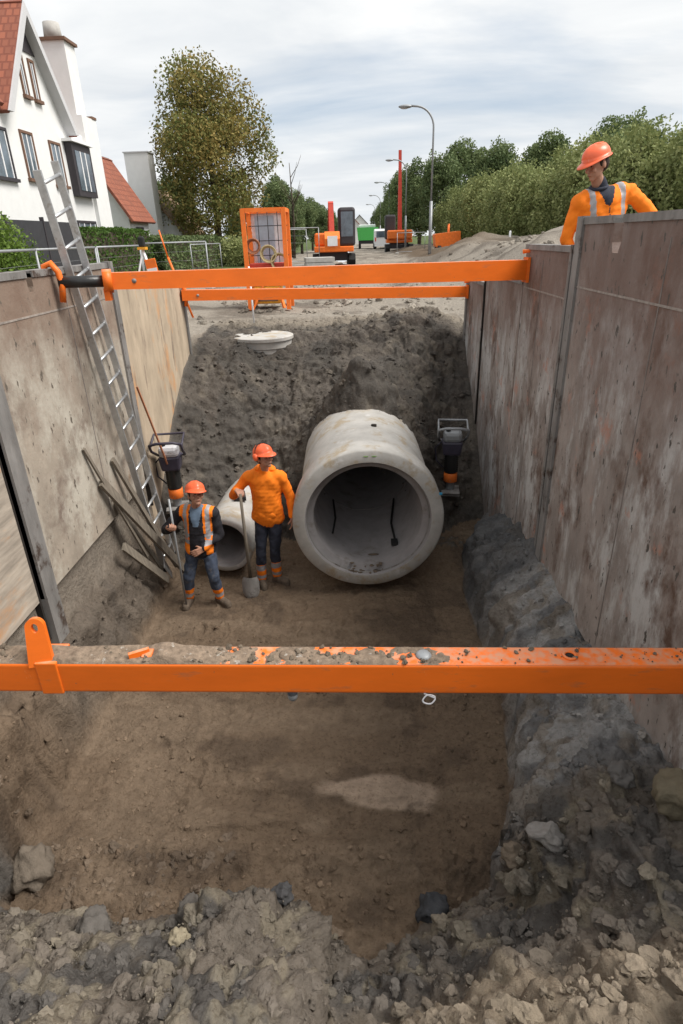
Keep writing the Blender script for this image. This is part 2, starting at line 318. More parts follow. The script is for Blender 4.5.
# ------------------------------------------------------------------ numpy noise
def hashn(ix, iy, seed):
    h = (ix.astype(np.int64)*374761393+iy.astype(np.int64)*668265263+seed*982451653) & 0xffffffff
    h = ((h ^ (h >> 13))*1274126177) & 0xffffffff
    return ((h ^ (h >> 16)) & 0xffff)/65535.0
def vnoise(x, y, seed=0):
    ix = np.floor(x); iy = np.floor(y); fx = x-ix; fy = y-iy; fx = fx*fx*(3-2*fx); fy = fy*fy*(3-2*fy)
    a = hashn(ix, iy, seed); b = hashn(ix+1, iy, seed); c = hashn(ix, iy+1, seed); d = hashn(ix+1, iy+1, seed)
    return (a*(1-fx)+b*fx)*(1-fy)+(c*(1-fx)+d*fx)*fy
def fbm(x, y, f=1, o=5, seed=0, g=.5, ridge=False):
    t = np.zeros_like(x); a = 1; tot = 0
    for i in range(o):
        n = vnoise(x*f+i*17.3, y*f-i*9.1, seed+i)
        if ridge: n = 1-np.abs(2*n-1)
        t += a*n; tot += a; a *= g; f *= 2.03
    return t/tot
def cells(x, y, f, seed=0):     # distance to nearest jittered cell centre (for clod shapes)
    X = x*f; Y = y*f; ix = np.floor(X); iy = np.floor(Y); best = np.full_like(X, 9.)
    for a in (-1, 0, 1):
        for b in (-1, 0, 1):
            cx = ix+a+hashn(ix+a, iy+b, seed); cy = iy+b+hashn(ix+a, iy+b, seed+7); r = .55+.5*hashn(ix+a, iy+b, seed+3)
            best = np.minimum(best, np.hypot(X-cx, Y-cy)/r)
    return best
def ss(a, b, x): t = np.clip((x-a)/(b-a), 0, 1); return t*t*(3-2*t)
def smax(a, b, k=.08): h = np.clip(.5+.5*(a-b)/k, 0, 1); return b*(1-h)+a*h+k*h*(1-h)
XL, XR = -2.6, 1.8      # inner faces of the shoring walls
GZ = -1.42
def xbase(y): return np.interp(y, [1.0, 2.5, 3.2, 4.3, 6.0, 7.0, 8.2], [.70, .80, 1.12, 1.30, 1.24, 1.35, 1.9])
def terrain(x, y, detail=True):
    fl = -4.0+.13*ss(6.35, 6.9, y)+.0*x
    fl = fl+.07*(fbm(x, y, 1.3, 3, 5)-.5)-.13*np.exp(-(((x-.35)/.55)**2+((y-2.72)/.22)**2))-.05*np.exp(-(((x+.9)/.5)**2+((y-5.0)/.3)**2))
    # puddle hollow
    # far slope
    y0 = np.interp(x, [-2.7, -2.2, -1.5, -.9, 0, .9, 1.4, 1.9], [6.35, 6.85, 7.35, 7.3, 7.0, 7.2, 7.75, 7.9])
    t = y-y0
    sl_ = np.interp(t, [0, .5, 1.0, 1.7, 2.6, 3.5, 4.6, 6], [-4, -3.45, -2.95, -2.32, -1.75, -1.46, -1.36, GZ])
    sl_ = sl_+1.40*np.exp(-(((x-.05)/.85)**2+((y-8.05)/.60)**2)) + .30*np.exp(-(((x-1.1)/.8)**2+((y-10.9)/.8)**2)) + .22*np.exp(-(((x+1.9)/.4)**2+((y-9.3)/.7)**2))
    sl_ = sl_+.0*x
    sl_ = np.minimum(sl_, GZ+.20)
    h = smax(fl, sl_, .12)
    # right clay bank
    xb = xbase(y)+.09*(fbm(y, x*0, 2.2, 4, 21)-.5)
    tr = x-xb
    top = np.interp(y, [0, 2.0, 3.0, 5.5, 7.0, 8.5], [-2.45, -2.65, -2.95, -2.98, -3.3, -3.7])
    bank = np.interp(tr, [-.02, .0, .06, .16, .5], [0, .05, .52, .72, 1.0])
    rb = -4.05+bank*(top+4.05)
    h = smax(h, rb, .04)
    # left bank
    xl = -2.40+.10*(fbm(y, x*0+3, 1.8, 4, 31)-.5)
    lb = -4.05+np.interp(xl-x, [0, .04, .14, .4], [0, .40, .95, 1.15])*np.interp(y, [0, 2.4, 3.5, 6, 7.5], [1.5, 1.2, .95, .85, .5])
    h = smax(h, lb, .06)
    # near heap
    yb = np.interp(x, [-2.8, -2.3, -1.1, -.75, -.35, 0, .3, .8, 1.3, 1.8], [2.50, 2.38, 2.36, 2.46, 2.42, 2.10, 2.28, 2.55, 2.8, 3.0])+.12*(fbm(x, y*0, 2.5, 4, 41)-.5)
    tn = yb-y
    nh = np.interp(tn, [0, .15, .45, .9, 1.35, 1.9, 2.6, 4], [-4.05, -3.75, -3.42, -2.98, -2.55, -2.1, -1.75, -1.5])
    nh = nh+.28*ss(-.2, .25, x)*ss(1.45, 1.05, y)+.16*np.exp(-(((x+.62)/.35)**2+((y-2.1)/.3)**2))
    h = smax(h, nh, .06)
    # ground behind the shoring
    outL = ss(-2.66, -2.70, x); outR = ss(1.90, 1.94, x)
    g = GZ+.25*(fbm(x, y, .25, 3, 51)-.5)
    g = g+ss(13, 17, y)*(1-ss(60, 90, y))*0.9*ss(2.6, 5.0, x)*(fbm(x, y, .33, 4, 52))+ss(2.2, 4, x)*ss(11, 6, y)*.3
    g = g+.75*ss(3.0, 6.5, x)*(1-ss(16, 30, y))*(fbm(x, y, .5, 4, 55)-.2)
    for mx_, my_, ma, mr in ((5.6, 17, .75, 1.7), (8.2, 23, .9, 2.6), (4.6, 27, .55, 2.2), (3.4, 20, .35, 1.3), (6.5, 32, .8, 3), (4.4, 13.2, .55, 1.2), (1.0, 15.2, .16, .9), (-.4, 17.5, .2, .8), (2.2, 19, .3, 1.0), (-3.4, 20, .35, 1.0), (.6, 24, .25, 1.1), (-2.6, 28, .35, 1.2), (2.4, 27, .3, 1.2)):
        g = g+ma*np.exp(-(((x-mx_)/mr)**2+((y-my_)/(mr*1.4))**2))*(.7+.6*fbm(x, y, 1.4, 4, 57))
    fade = ss(11.5, 13, y)
    side = np.maximum(outL, outR)
    lowend = ss(-2.0, -3.5, y)
    h = h*(1-side)+g*side
    h = h*(1-fade)+g*fade
    h = h*(1-lowend)+g*lowend
    return h
def hash3(ix, iy, iz, seed):
    return hashn(ix+iz*57, iy-iz*131, seed)
def vnoise3(x, y, z, seed=0):
    ix, iy, iz = np.floor(x), np.floor(y), np.floor(z); fx, fy, fz = x-ix, y-iy, z-iz; fx = fx*fx*(3-2*fx); fy = fy*fy*(3-2*fy); fz = fz*fz*(3-2*fz)
    def pl(k):
        a = hash3(ix, iy, iz+k, seed); b = hash3(ix+1, iy, iz+k, seed); c = hash3(ix, iy+1, iz+k, seed); d = hash3(ix+1, iy+1, iz+k, seed)
        return (a*(1-fx)+b*fx)*(1-fy)+(c*(1-fx)+d*fx)*fy
    return pl(0)*(1-fz)+pl(1)*fz
def billow3(x, y, z, f, o, seed, g=.55):
    t = np.zeros_like(x); a = 1; tot = 0
    for i in range(o):
        t += a*np.abs(2*vnoise3(x*f+i*7.7, y*f-i*3.1, z*f+i*5.3, seed+i)-1); tot += a; a *= g; f *= 2.1
    return t/tot
FOOT = [(random.uniform(-2.0, 1.0), random.uniform(4.6, 6.2), random.uniform(0, 3.1)) for _ in range(26)]+[(random.uniform(-1.8, .8), random.uniform(3.0, 4.6), random.uniform(0, 3.1)) for _ in range(7)]
def surface(x, y):
    h0 = terrain(x, y)
    e = .02
    gx = (terrain(x+e, y)-terrain(x-e, y))/(2*e); gy = (terrain(x, y+e)-terrain(x, y-e))/(2*e)
    steep = np.clip(np.hypot(gx, gy)/1.2, 0, 1)
    inside = ss(-2.69, -2.64, x)*ss(1.92, 1.88, x)*ss(12.5, 11, y)
    floor_ = (h0 < -3.82)*1.0
    clay = ss(-.02, .04, x-xbase(y))*inside*ss(8.2, 7.2, y)*ss(2.2, 2.8, y)
    near = ss(2.7, 2.4, y+.0*x)*(h0 > -3.93)
    rg = fbm(x, y, 5, 5, 61, .55)-.5
    body = np.clip(ss(-3.93, -3.75, h0), 0, 1)*inside
    nl = np.sqrt(1+gx*gx+gy*gy); nx, ny_, nz = -gx/nl, -gy/nl, 1/nl
    wx = x+.08*(fbm(x, y, 6, 2, 301)-.5); wy = y+.08*(fbm(x, y, 6, 2, 305)-.5)
    big_ = billow3(wx, wy, h0, 3.2, 2, 401); mid = billow3(wx, wy, h0, 9.5, 2, 411); sm = billow3(x, y, h0, 24, 3, 421, .7)
    patch = ss(.35, .6, fbm(x, y+h0, 2.3, 3, 431))
    cr = sum(a*(vnoise3(x*f, y*f, h0*f, 461+k)-.5) for k, (a, f) in enumerate(((.05, 11), (.034, 23), (.024, 47), (.014, 95))))
    d = body*((big_-.45)*.17+(mid-.42)*(.02+.05*patch)+(sm-.42)*.012+cr*(.6+1.0*patch)*(1-.45*ss(7, 8, y))+near*.5*(sm-.42)*.04+near*(mid-.42)*.03)
    shear = .085*(vnoise3(x*1.5, y*5.5, h0*1.1, 441)-.5)+.05*(vnoise3(x*2, y*14, h0*2.2, 443)-.5)+.03*np.abs(2*vnoise3(x*3, y*9+h0*3, h0*2.5, 445)-1)
    cl2 = clay*ss(2.3, 3.1, y); d = d*(1-.35*cl2)+cl2*shear*1.5
    flo = (1-body)*inside
    d = d+flo*((fbm(x*.6, y*2.0, 2.2, 4, 77, ridge=True)-.6)*.055+(fbm(x*7, y*.9, 1, 3, 78)-.5)*.022+cr*(.16+.5*ss(.5, .65, fbm(x, y, 1.6, 3, 79))+.9*ss(2.95, 2.7, y)))
    for lx, ly, lw, lh, lt in ((-.95, 3.62, .75, .030, .15), (-.3, 3.25, .9, .022, -.08), (-1.0, 2.98, .5, .035, .05), (.5, 4.2, .6, .025, .3), (-.9, 4.6, .8, .03, -.1), (0, 5.4, .9, .03, .1)):
        q_ = y-ly-lt*(x-lx)+.10*(fbm(x, y, 2.5, 3, int(ly*10))-.5); d = d+flo*lh*ss(-.02, .015, q_)*ss(.5, .02, q_)*ss(lw, lw*.7, np.abs(x-lx))
    for fx_, fy_, fa in FOOT: 
        ca, sa = cos(fa), sin(fa); u_ = (x-fx_)*ca+(y-fy_)*sa; v_ = -(x-fx_)*sa+(y-fy_)*ca; q_ = (u_/.055)**2+(v_/.15)**2
        d = d+flo*(-.022*ss(1.0, .7, q_)+.008*ss(1.9, 1.3, q_)*ss(.9, 1.1, q_))
    edge = ss(-2.62, -2.5, x)*ss(1.82, 1.7, x)
    dxy = d*edge
    strm = (1-inside)*ss(6, 10, y)
    dz = d*nz+strm*(.16*(fbm(x, y, 1.2, 5, 66)-.5)+.05*(fbm(x, y, 5, 3, 68)-.5)*ss(60, 20, y))*np.exp(-np.abs(x)/30)
    surface.dx = nx*dxy; surface.dy = ny_*dxy; surface.cav = d
    return h0+dz, steep, inside, clay, near, floor_, rg, (gx, gy)
def mix(a, b, t): return a*(1-t[..., None])+np.array(b)*t[..., None]
def soilcolor(x, y, h, steep, inside, clay, near, floor_, rg):
    c = np.ones(x.shape+(3,))*np.array((.205, .148, .102))                      # damp brown sand
    v = fbm(x, y, 3, 4, 81); v2 = fbm(x, y, 8, 4, 83)
    c = mix(c, (.135, .098, .07), ss(.5, .65, v)*inside*.8); c = mix(c, (.25, .185, .13), ss(.52, .66, fbm(x*.7, y*2, 1.7, 4, 87))*inside*.8)
    dk = inside*ss(6.7, 7.3, y-.2*np.sin(x*3))*(h > -3.85)
    c = mix(c, (.115, .10, .086), dk); c = mix(c, (.17, .148, .122), dk*ss(.52, .66, v2)*.8); c = mix(c, (.085, .078, .07), dk*ss(.5, .38, v)*.7)
    c = mix(c, (.28, .24, .19), inside*ss(-1.9, -1.5, h)*ss(10.9, 11.5, y))
    c = mix(c, (.37, .362, .35), clay); c = mix(c, (.18, .18, .182), clay*ss(.46, .56, fbm(y*1.6, h*.8, 3, 4, 89))*.9); c = mix(c, (.24, .19, .135), clay*ss(.56, .66, v2)*.5)
    ca = clay*ss(5.0, 5.4, y); c = mix(c, (.085, .085, .088), ca*.75)
    nr = near
    c = mix(c, (.205, .175, .145), nr); c = mix(c, (.115, .108, .102), nr*ss(.46, .58, v)*.85); c = mix(c, (.33, .285, .21), nr*ss(.55, .66, v2)*.6)
    fg = near*ss(-.2, .2, x)*ss(1.7, 1.3, y); c = mix(c, (.36, .29, .21), fg*.75)
    lf = inside*ss(-3.95, -3.7, h)*(x < -1.5)*ss(6.8, 6, y)*ss(3.2, 4.2, y)*(1-near); c = mix(c, (.13, .115, .10), lf*.7)
    # pale dried sand patch
    wq = x+.22*(fbm(x, y, 4, 4, 501)-.5); wp = y+.16*(fbm(x, y, 5, 4, 505)-.5)+.08*(x-.12); pd = ss(1.25, .8, np.hypot((wq-.10)/.44, (wp-3.27)/(.13*(1+.5*np.clip(x, -1, 1)))));  pd2 = np.exp(-(((x+.38)/.1)**2+((y-3.0)/.06)**2)**2)
    c = mix(c, (.50, .385, .29), np.clip(pd, 0, 1)*.85*floor_); c = mix(c, (.33, .25, .18), np.clip(pd2, 0, 1)*.6*floor_)
    o = (1-inside)
    c = mix(c, (.32, .285, .24), o); c = mix(c, (.17, .145, .12), o*ss(.50, .60, fbm(x, y*1.8, .8, 5, 85))*ss(11.5, 12.5, y)*.9)
    c = mix(c, (.15, .11, .075), o*ss(3.0, 3.8, x)*ss(8.5, 4, x)*ss(24, 30, y)*(1-ss(60, 70, y)))
    grass = np.maximum(ss(-5.5, -6.5, x), ss(7.5, 9, x))*ss(3, 8, y); c = mix(c, (.09, .12, .04), grass*o)
    return np.clip(c, 0.01, 1)
def grid_axis(segs):
    a = []
    for s0, s1, st in segs:
        n = max(1, int(round((s1-s0)/st))); a += list(s0+(s1-s0)*np.arange(n)/n)
    a.append(segs[-1][1]); return np.array(a)
def setcol(me, cols):
    at = me.color_attributes.new('tint', 'FLOAT_COLOR', 'POINT'); at.data.foreach_set('color', np.concatenate([cols, np.ones((len(cols), 1))], 1).astype(np.float32).ravel())
gx_ = grid_axis([(-900, -300, 100), (-300, -60, 30), (-60, -20, 5), (-20, -6, 1), (-6, -2.9, .25), (-2.9, .6, .0165), (.6, 1.5, .0105), (1.5, 2.1, .0165), (2.1, 6, .2), (6, 20, .8), (20, 60, 5), (60, 300, 30), (300, 900, 100)])
gy_ = grid_axis([(-300, -20, 40), (-20, -3, 2), (-3, .5, .15), (.5, 3.4, .0135), (3.4, 12, .021), (12, 16, .1), (16, 40, .35), (40, 100, 1.5), (100, 300, 20), (300, 1500, 150)])
X, Y = np.meshgrid(gx_, gy_)
H, steep, inside, clay, near, floor_, rg, (gx, gy) = surface(X, Y)
colr = soilcolor(X, Y, H, steep, inside, clay, near, floor_, rg)
X2 = X+surface.dx; Y2 = Y+surface.dy
nx, ny = len(gx_), len(gy_)
me = bpy.data.meshes.new('ground')
me.vertices.add(nx*ny); me.vertices.foreach_set('co', np.stack([X2, Y2, H], -1).astype(np.float32).ravel())
ii = np.arange(nx*ny).reshape(ny, nx); q = np.stack([ii[:-1, :-1], ii[:-1, 1:], ii[1:, 1:], ii[1:, :-1]], -1).reshape(-1, 4)
def inpipe_mask(Xv, Yv, Zv, c, yaw, pitch, r):
    t_ = Yv-c[1]; return (np.hypot(Xv-(c[0]-t_*math.tan(yaw)), Zv-(c[2]+t_*math.tan(pitch))) < r) & (t_ > .02)
XX, YY, HH = X2.ravel(), Y2.ravel(), H.ravel()
cut = inpipe_mask(XX, YY, HH, (.08, 6.12, -2.975), radians(1.5), radians(1.5), .74) | inpipe_mask(XX, YY, HH, (-1.73, 6.50, -3.47), radians(-3), radians(0), .31)
q = q[~cut[q].any(1)]
me.loops.add(q.size); me.loops.foreach_set('vertex_index', q.ravel().astype(np.int32)); me.polygons.add(len(q))
me.polygons.foreach_set('loop_start', np.arange(0, q.size, 4, dtype=np.int32)); me.polygons.foreach_set('use_smooth', np.ones(len(q), bool))
me.update(calc_edges=True); setcol(me, colr.reshape(-1, 3))
tag(link('ground', me, M['soil']), kind='structure')
def hz(x, y): return float(surface(np.array([[float(x)]]), np.array([[float(y)]]))[0][0, 0])
# ------------------------------------------------------------------ clods and rubble
def rockbase(sub, seed, rough=.42, flat=.72):
    bm = bmesh.new(); bmesh.ops.create_icosphere(bm, subdivisions=sub, radius=1)
    rr = random.Random(seed); pl = [(Vector((rr.uniform(-1, 1), rr.uniform(-1, 1), rr.uniform(-1, 1))).normalized(), rr.uniform(.55, .9)) for _ in range(7)]
    for v in bm.verts:
        c = v.co.copy()
        for n, d in pl:
            k = c.dot(n)
            if k > d: c -= n*(k-d)*.85
        c *= 1+rough*mn.noise(c*2+Vector((seed*3.1, 0, 0)))+.5*rough*mn.noise(c*5+Vector((0, seed, 0)))
        v.co = Vector((c.x, c.y, c.z*flat))
    vs = np.array([v.co[:] for v in bm.verts]); fs = np.array([[v.index for v in f.verts] for f in bm.faces]); bm.free(); return vs, fs
SMALL = [rockbase(2, i) for i in range(8)]; BIG = [rockbase(3, 20+i, .35) for i in range(8)]
def scatter(name, label, cat, n, xr, yr, smin, smax_, accept, power=2.6, parent=None, sink=.25, colfn=None, zfn=None):
    V = []; F = []; C = []; off = 0
    xs = RNG.uniform(xr[0], xr[1], n*6); ys = RNG.uniform(yr[0], yr[1], n*6); k = accept(xs, ys); xs = xs[k][:n]; ys = ys[k][:n]
    if zfn is None:
        hs, st, ins, cl, nr, fl, rg_, gg = surface(xs[None], ys[None]); cols = soilcolor(xs[None], ys[None], hs, st, ins, cl, nr, fl, rg_)[0]; hs = hs[0]
    else: hs = zfn(xs, ys); cols = np.tile(np.array((.2, .16, .12)), (len(xs), 1))
    for i in range(len(xs)):
        s = smin*(smax_/smin)**(RNG.random()**power)
        vs, fs = (BIG if s > .035 else SMALL)[RNG.integers(8)]
        a, b, c = RNG.uniform(0, 2*pi, 3); sc = s*RNG.uniform(.7, 1.25, 3)
        Rz = np.array([[cos(a), -sin(a), 0], [sin(a), cos(a), 0], [0, 0, 1]]); b *= .15; Rx = np.array([[1, 0, 0], [0, cos(b), -sin(b)], [0, sin(b), cos(b)]])
        V.append((vs*sc) @ (Rz @ Rx).T+np.array((xs[i], ys[i], hs[i]+s*(.6-2*sink)))); F.append(fs+off); off += len(vs)
        col = cols[i]*RNG.uniform(.72, 1.15)
        if colfn: col = colfn(col)
        C.append(np.tile(np.clip(col, 0, 1), (len(vs), 1)))
    V = np.concatenate(V); F = np.concatenate(F); C = np.concatenate(C)
    me = bpy.data.meshes.new(name); me.vertices.add(len(V)); me.vertices.foreach_set('co', V.astype(np.float32).ravel())
    me.loops.add(F.size); me.loops.foreach_set('vertex_index', F.ravel().astype(np.int32)); me.polygons.add(len(F)); me.polygons.foreach_set('loop_start', np.arange(0, F.size, 3, dtype=np.int32))
    me.polygons.foreach_set('use_smooth', np.zeros(len(F), bool)); me.update(calc_edges=True); setcol(me, C)
    o = link(name, me, M['clod'], parent)
    if not parent: tag(o, label, cat, kind='stuff')
    return o
T = lambda xs, ys: terrain(xs[None], ys[None])[0]
scatter('rubble', 'crumbly pile of grey and tan soil clods in the foreground', 'soil rubble', 5000, (-2.6, 1.85), (.7, 2.9), .005, .062, lambda x, y: (T(x, y) > -3.97) & ((x < xbase(y)) | (y < 2.3) | (RNG.random(len(x)) < .35)), 4.2, sink=.45, colfn=lambda c: c*.8+np.array((.15, .135, .12))*.2*RNG.uniform(.4, 1.5))
scatter('slope_clods', 'dark broken earth clods over the far slope behind the pipes', 'soil clods', 3800, (-2.6, 1.8), (6.8, 11.8), .006, .05, lambda x, y: (T(x, y) > -3.75) & ((np.abs(x-.08) > .85) | (y > 7.5)), 4.0, sink=.4)
scatter('bank_clods', 'loose clay crumbs sticking to the cut banks of the trench', 'clay crumbs', 800, (-2.6, 1.8), (2.5, 7.2), .005, .03, lambda x, y: (T(x, y) > -3.85) & (y < 7.0), 3.8, sink=.4)
scatter('floor_crumbs', 'small crumbs of brown sand on the trench floor', 'soil crumbs', 2200, (-2.2, 1.2), (2.3, 6.9), .004, .028, lambda x, y: (T(x, y) < -3.85) & ((fbm(x[None], y[None], 1.2, 2, 3)[0] > .5) | (y < 2.9)) & (np.hypot(x-.12, (y-3.27)*3) > .5), 2.5)
scatter('street_clods', 'scattered clods of dug earth on the sandy street surface', 'soil clods', 1100, (-5, 7), (11.5, 26), .02, .13, lambda x, y: fbm(x[None], y[None], .7, 3, 8)[0] > .5, 2.0)
def boulder(x, y, s, label, col, seed, zoff=0.0, name='clay_lump', sc=(1, 1, 1)):
    vs, fs = rockbase(4, seed, .34, .85); me = bpy.data.meshes.new(name); v = vs*s*np.array(sc); me.from_pydata([tuple(a) for a in v], [], [tuple(a) for a in fs])
    me.polygons.foreach_set('use_smooth', [True]*len(me.polygons)); setcol(me, np.tile(np.array(col), (len(vs), 1)))
    o = link(name, me, M['clod']); o.location = (x, y, hz(x, y)+s*.35+zoff); o.rotation_euler = (0, 0, seed); tag(o, label, 'clay lump'); return o
boulder(.42, 2.36, .115, 'dark blue-grey lump of clay on the floor edge before the rubble', (.075, .078, .085), 3, .02)
boulder(.86, 2.32, .07, 'smooth tan stone at the crest of the right rubble', (.25, .20, .15), 5, .02)
boulder(1.0, 2.22, .095, 'pale grey broken clay slab beside the smooth tan stone', (.30, .28, .26), 9, 0, sc=(1.2, .7, .8))
boulder(-.50, 2.22, .065, 'rounded dark grey clay ball on the left-hand heap', (.10, .098, .10), 12, .05)
boulder(-2.32, 2.62, .16, 'large tan clod stuck on the left bank at the trench floor corner', (.20, .165, .13), 15, .05)
boulder(-1.62, 2.08, .10, 'large flat grey clod lying in the left foreground rubble', (.17, .155, .14), 18, 0, sc=(1.4, .9, .7))
boulder(-1.05, 2.18, .085, 'wedge-shaped grey clod between foreground clods', (.16, .145, .13), 21, 0)
boulder(-.98, 1.83, .055, 'pale yellowish clod in the left foreground rubble', (.36, .31, .22), 24, .02)
boulder(1.62, 2.15, .15, 'olive-tan boulder of earth against the right shoring wall', (.21, .18, .125), 27, .05)
boulder(1.42, 2.38, .07, 'rounded grey stone below the olive-tan boulder', (.17, .16, .15), 30, .02)
# ------------------------------------------------------------------ shoring walls
def rpanel(side, y0, y1, z0, z1, r0=.0, xoff=0, th=.10, notch=None):
    poly = [(y0, z0+r0)]
    if r0:
        for k in range(1, 9): a = pi/2*k/8; poly.append((y0+r0*1.0*(1-cos(a)), z0+r0*(1-sin(a))))
    else: poly = [(y0, z0)]
    poly += [(y1, z0), (y1, z1)]
    for c, wd, dp in sorted(notch or [], reverse=True):
        poly += [(c+wd/2, z1), (c+wd/2, z1-dp*.7), (c+wd*.3, z1-dp), (c-wd*.3, z1-dp), (c-wd/2, z1-dp*.7), (c-wd/2, z1)]
    poly.append((y0, z1))
    x0 = XR+xoff if side > 0 else XL-xoff
    return MB().prism(poly, 'x', x0, x0+side*th)
def shoring(label, side, y0, y1, z0, z1, mt, xoff=0, r0=0, weld=None, notch=None, edge=None, slots=()):
    t = empty('shoring_panel', ((XR if side > 0 else XL)+side*xoff, (y0+y1)/2, z0)); tag(t, label, 'trench shoring panel', 'steel shoring panels along the trench')
    inv = Matrix.Translation(t.location).inverted()
    def put(name, mb, m):
        o = mb.build(name, m, t); o.data.transform(inv); return o
    put('plate', rpanel(side, y0, y1, z0, z1, r0, xoff, .10, notch), mt)
    xf = (XR+xoff) if side > 0 else (XL-xoff)
    if weld is not None:
        for wz in weld: put('weld_seam', MB().bb(xf-side*.004, xf+side*.01, y0+.05, y1-.05, wz-.007, wz+.007), M['weld'])
    put('top_rail', MB().bb(xf-side*.012, xf+side*.13, y0, y1, z1-.03, z1+.02) if not notch else
        (lambda b: [b.bb(xf-side*.012, xf+side*.13, a0, a1, z1-.03, z1+.02) for a0, a1 in notchgaps(y0, y1, notch)] and b)(MB()), M['steelD'])
    if edge:
        for e0, e1, zb in edge: put('edge_strip', MB().bb(xf-side*.022, xf+side*.05, e0, e1, zb, z1+.03), M['steelD'])
    if z1 > -.3 and y1-y0 > 1.2:
        b_ = MB()
        for k in range(1):
            yy = y0+(y1-y0)*.56
            b_.bb(xf-side*.003, xf+side*.02, yy-.005, yy+.005, z0+.1, z1-.12)
        put('vertical_seam', b_, M['seam'])
    for (sy, sz) in slots:
        put('lifting_hole_rim', MB().torus((xf-side*.004, sy, sz), .05, .012, Matrix.Rotation(pi/2, 3, 'Y')), M['weld'])
    return t
def notchgaps(y0, y1, notch):
    a = y0; r = []
    for c, wd, dp in sorted(notch): r.append((a, c-wd/2)); a = c+wd/2
    r.append((a, y1)); return r
shoring('tall grey-brown rusty shoring panel nearest on the right side of the trench', 1, 1.75, 5.35, -3.02, .07, M['steelR'], 0, 0, [-.42], [(4.55, .16, .22)], [(5.22, 5.35, -3.0)])
shoring('grey streaked shoring panel right of the trench just behind the tall near panel', 1, 5.52, 7.06, -3.35, -.14, M['steelR'], .04, 0, [-.55], None, [(5.50, 5.56, -3.2)])
shoring('lower grey shoring panel on the right beyond the end of the long orange strut', 1, 7.08, 9.08, -3.9, -.50, M['steelR'], .04, 0, None, None)
shoring('farthest narrow shoring panel on the right at the top of the soil slope', 1, 9.16, 10.55, -3.9, -.66, M['steelR'], .02, 0, None, None, [(10.42, 10.55, -3)])
shoring('nearest left shoring panel with horizontal rust stripes, low at the left edge', -1, 1.75, 3.97, -2.62, -.30, M['steelW'], .02)
shoring('broad beige-grey left shoring panel that the ladder leans against', -1, 4.02, 6.68, -2.62, -.19, M['steelL'], 0, 0, [-.5], [(4.95, .09, .14)], [(4.02, 4.20, -3.08), (6.56, 6.68, -2.6)])
shoring('far left shoring panel with orange rust tint at its far edge', -1, 6.78, 9.5, -3.6, -.40, M['steelF'], .06, 0, None, None, [(9.42, 9.5, -2.5)])
def joint(label, side, y, z0, z1):
    x = XR if side > 0 else XL
    o = MB().bb(x+side*.11, x+side*.16, y-.06, y+.06, z0, z1).bb(x+side*.02, x+side*.14, y-.012, y+.012, z0, z1).build('guide_rail', M['gapdark']); tag(o, label, 'guide rail'); return o
joint('dark guide rail in the joint beside the tall right panel', 1, 5.43, -3.1, .0)
joint('dark guide rail between the two far right panels', 1, 9.12, -3.6, -.62)
joint('dark guide rail right of the ladder between the left panels', -1, 6.73, -3.0, -.42)
joint('dark guide rail between the striped and the beige left panels', -1, 3.985, -3.0, -.32)
# ------------------------------------------------------------------ struts
def strut_far(label, p0, p1, h0, h1, rodlen):
    p0, p1 = Vector(p0), Vector(p1); t = (p1-p0).normalized(); r = empty('trench_strut', p0); tag(r, label, 'strut', 'orange struts bracing the trench walls')
    inv = Matrix.Translation(-p0)
    def put(n, mb, m):
        o = mb.build(n, m, r); o.data.transform(inv); return o
    s = p0+t*rodlen; hm = h0+(h1-h0)*.55; mid = s+(p1-s)*.5
    put('beam', MB().bar(s, p1-t*.02, h0, h0, h1*.8, h1), M['orange'])
    if rodlen > .1:
        put('inner_rod', MB().tube([p0+t*.03, s+t*.05], h0*.36, 16), M['rod'])
        put('collar', MB().tube([s-t*.03, s+t*.045], h0*.72, 20).box(s+Vector((0, -.02, -h0*.8)), (.05, .06, .10)), M['orange'])
    # hook clamp that hangs over the panel top
    c = p0
    put('hook_clamp', MB().tube([c+Vector((-.07, 0, .02)), c+Vector((-.06, 0, .13)), c+Vector((0, 0, .15)), c+Vector((.05, 0, .08)), c+Vector((.06, 0, -.03)), c+Vector((.04, 0, -.16))], .028, 8), M['orange'])
    put('end_plate', MB().box(p1-t*.01, (.03, h1*.95, h1*1.25)).tube([p1+Vector((.03, 0, h1*.5)), p1+Vector((.05, 0, h1*.95)), p1+Vector((-.06, 0, h1*.9))], .022, 8), M['orange'])
    put('bolt', MB().tube([s+t*.25+Vector((0, -h0*.5-.012, 0)), s+t*.25+Vector((0, -h0*.5+.01, 0))], .02, 8), M['steelD'])
    return r
strut_far('long orange strut with a dark rod end across the trench behind the ladder', (-2.58, 5.32, -.28), (1.83, 6.93, -.37), .135, .20, .42)
strut_far('second orange strut farther back, seen just below the long one', (-2.64, 9.35, -.72), (1.80, 10.35, -.86), .15, .165, 0.0)
ns_ = empty('trench_strut', (-.4, 2.37, -2.0)); tag(ns_, 'nearest orange strut caked with dried dirt, spanning the whole foreground', 'strut', 'orange struts bracing the trench walls')
inv = Matrix.Translation((.4, -2.37, 2.0))
def put(n, mb, m):
    o = mb.build(n, m, ns_); o.data.transform(inv); return o
b = MB(); Lx, Rx_ = XL, XR
poly = []
hw, hh, rr = .075, .092, .018
for cxx, czz, a0 in ((hw-rr, hh-rr, 0), (-hw+rr, hh-rr, 90), (-hw+rr, -hh+rr, 180), (hw-rr, -hh+rr, 270)):
    for k in range(5): a = radians(a0+22.5*k); poly.append((2.372+cxx+rr*cos(a), czz+rr*sin(a)))
vs = []; fs = []
for xx in (Lx, Rx_):
    zc = -1.955+.0-(xx-Lx)*.012
    vs += [(xx, p, zc+q) for p, q in poly]
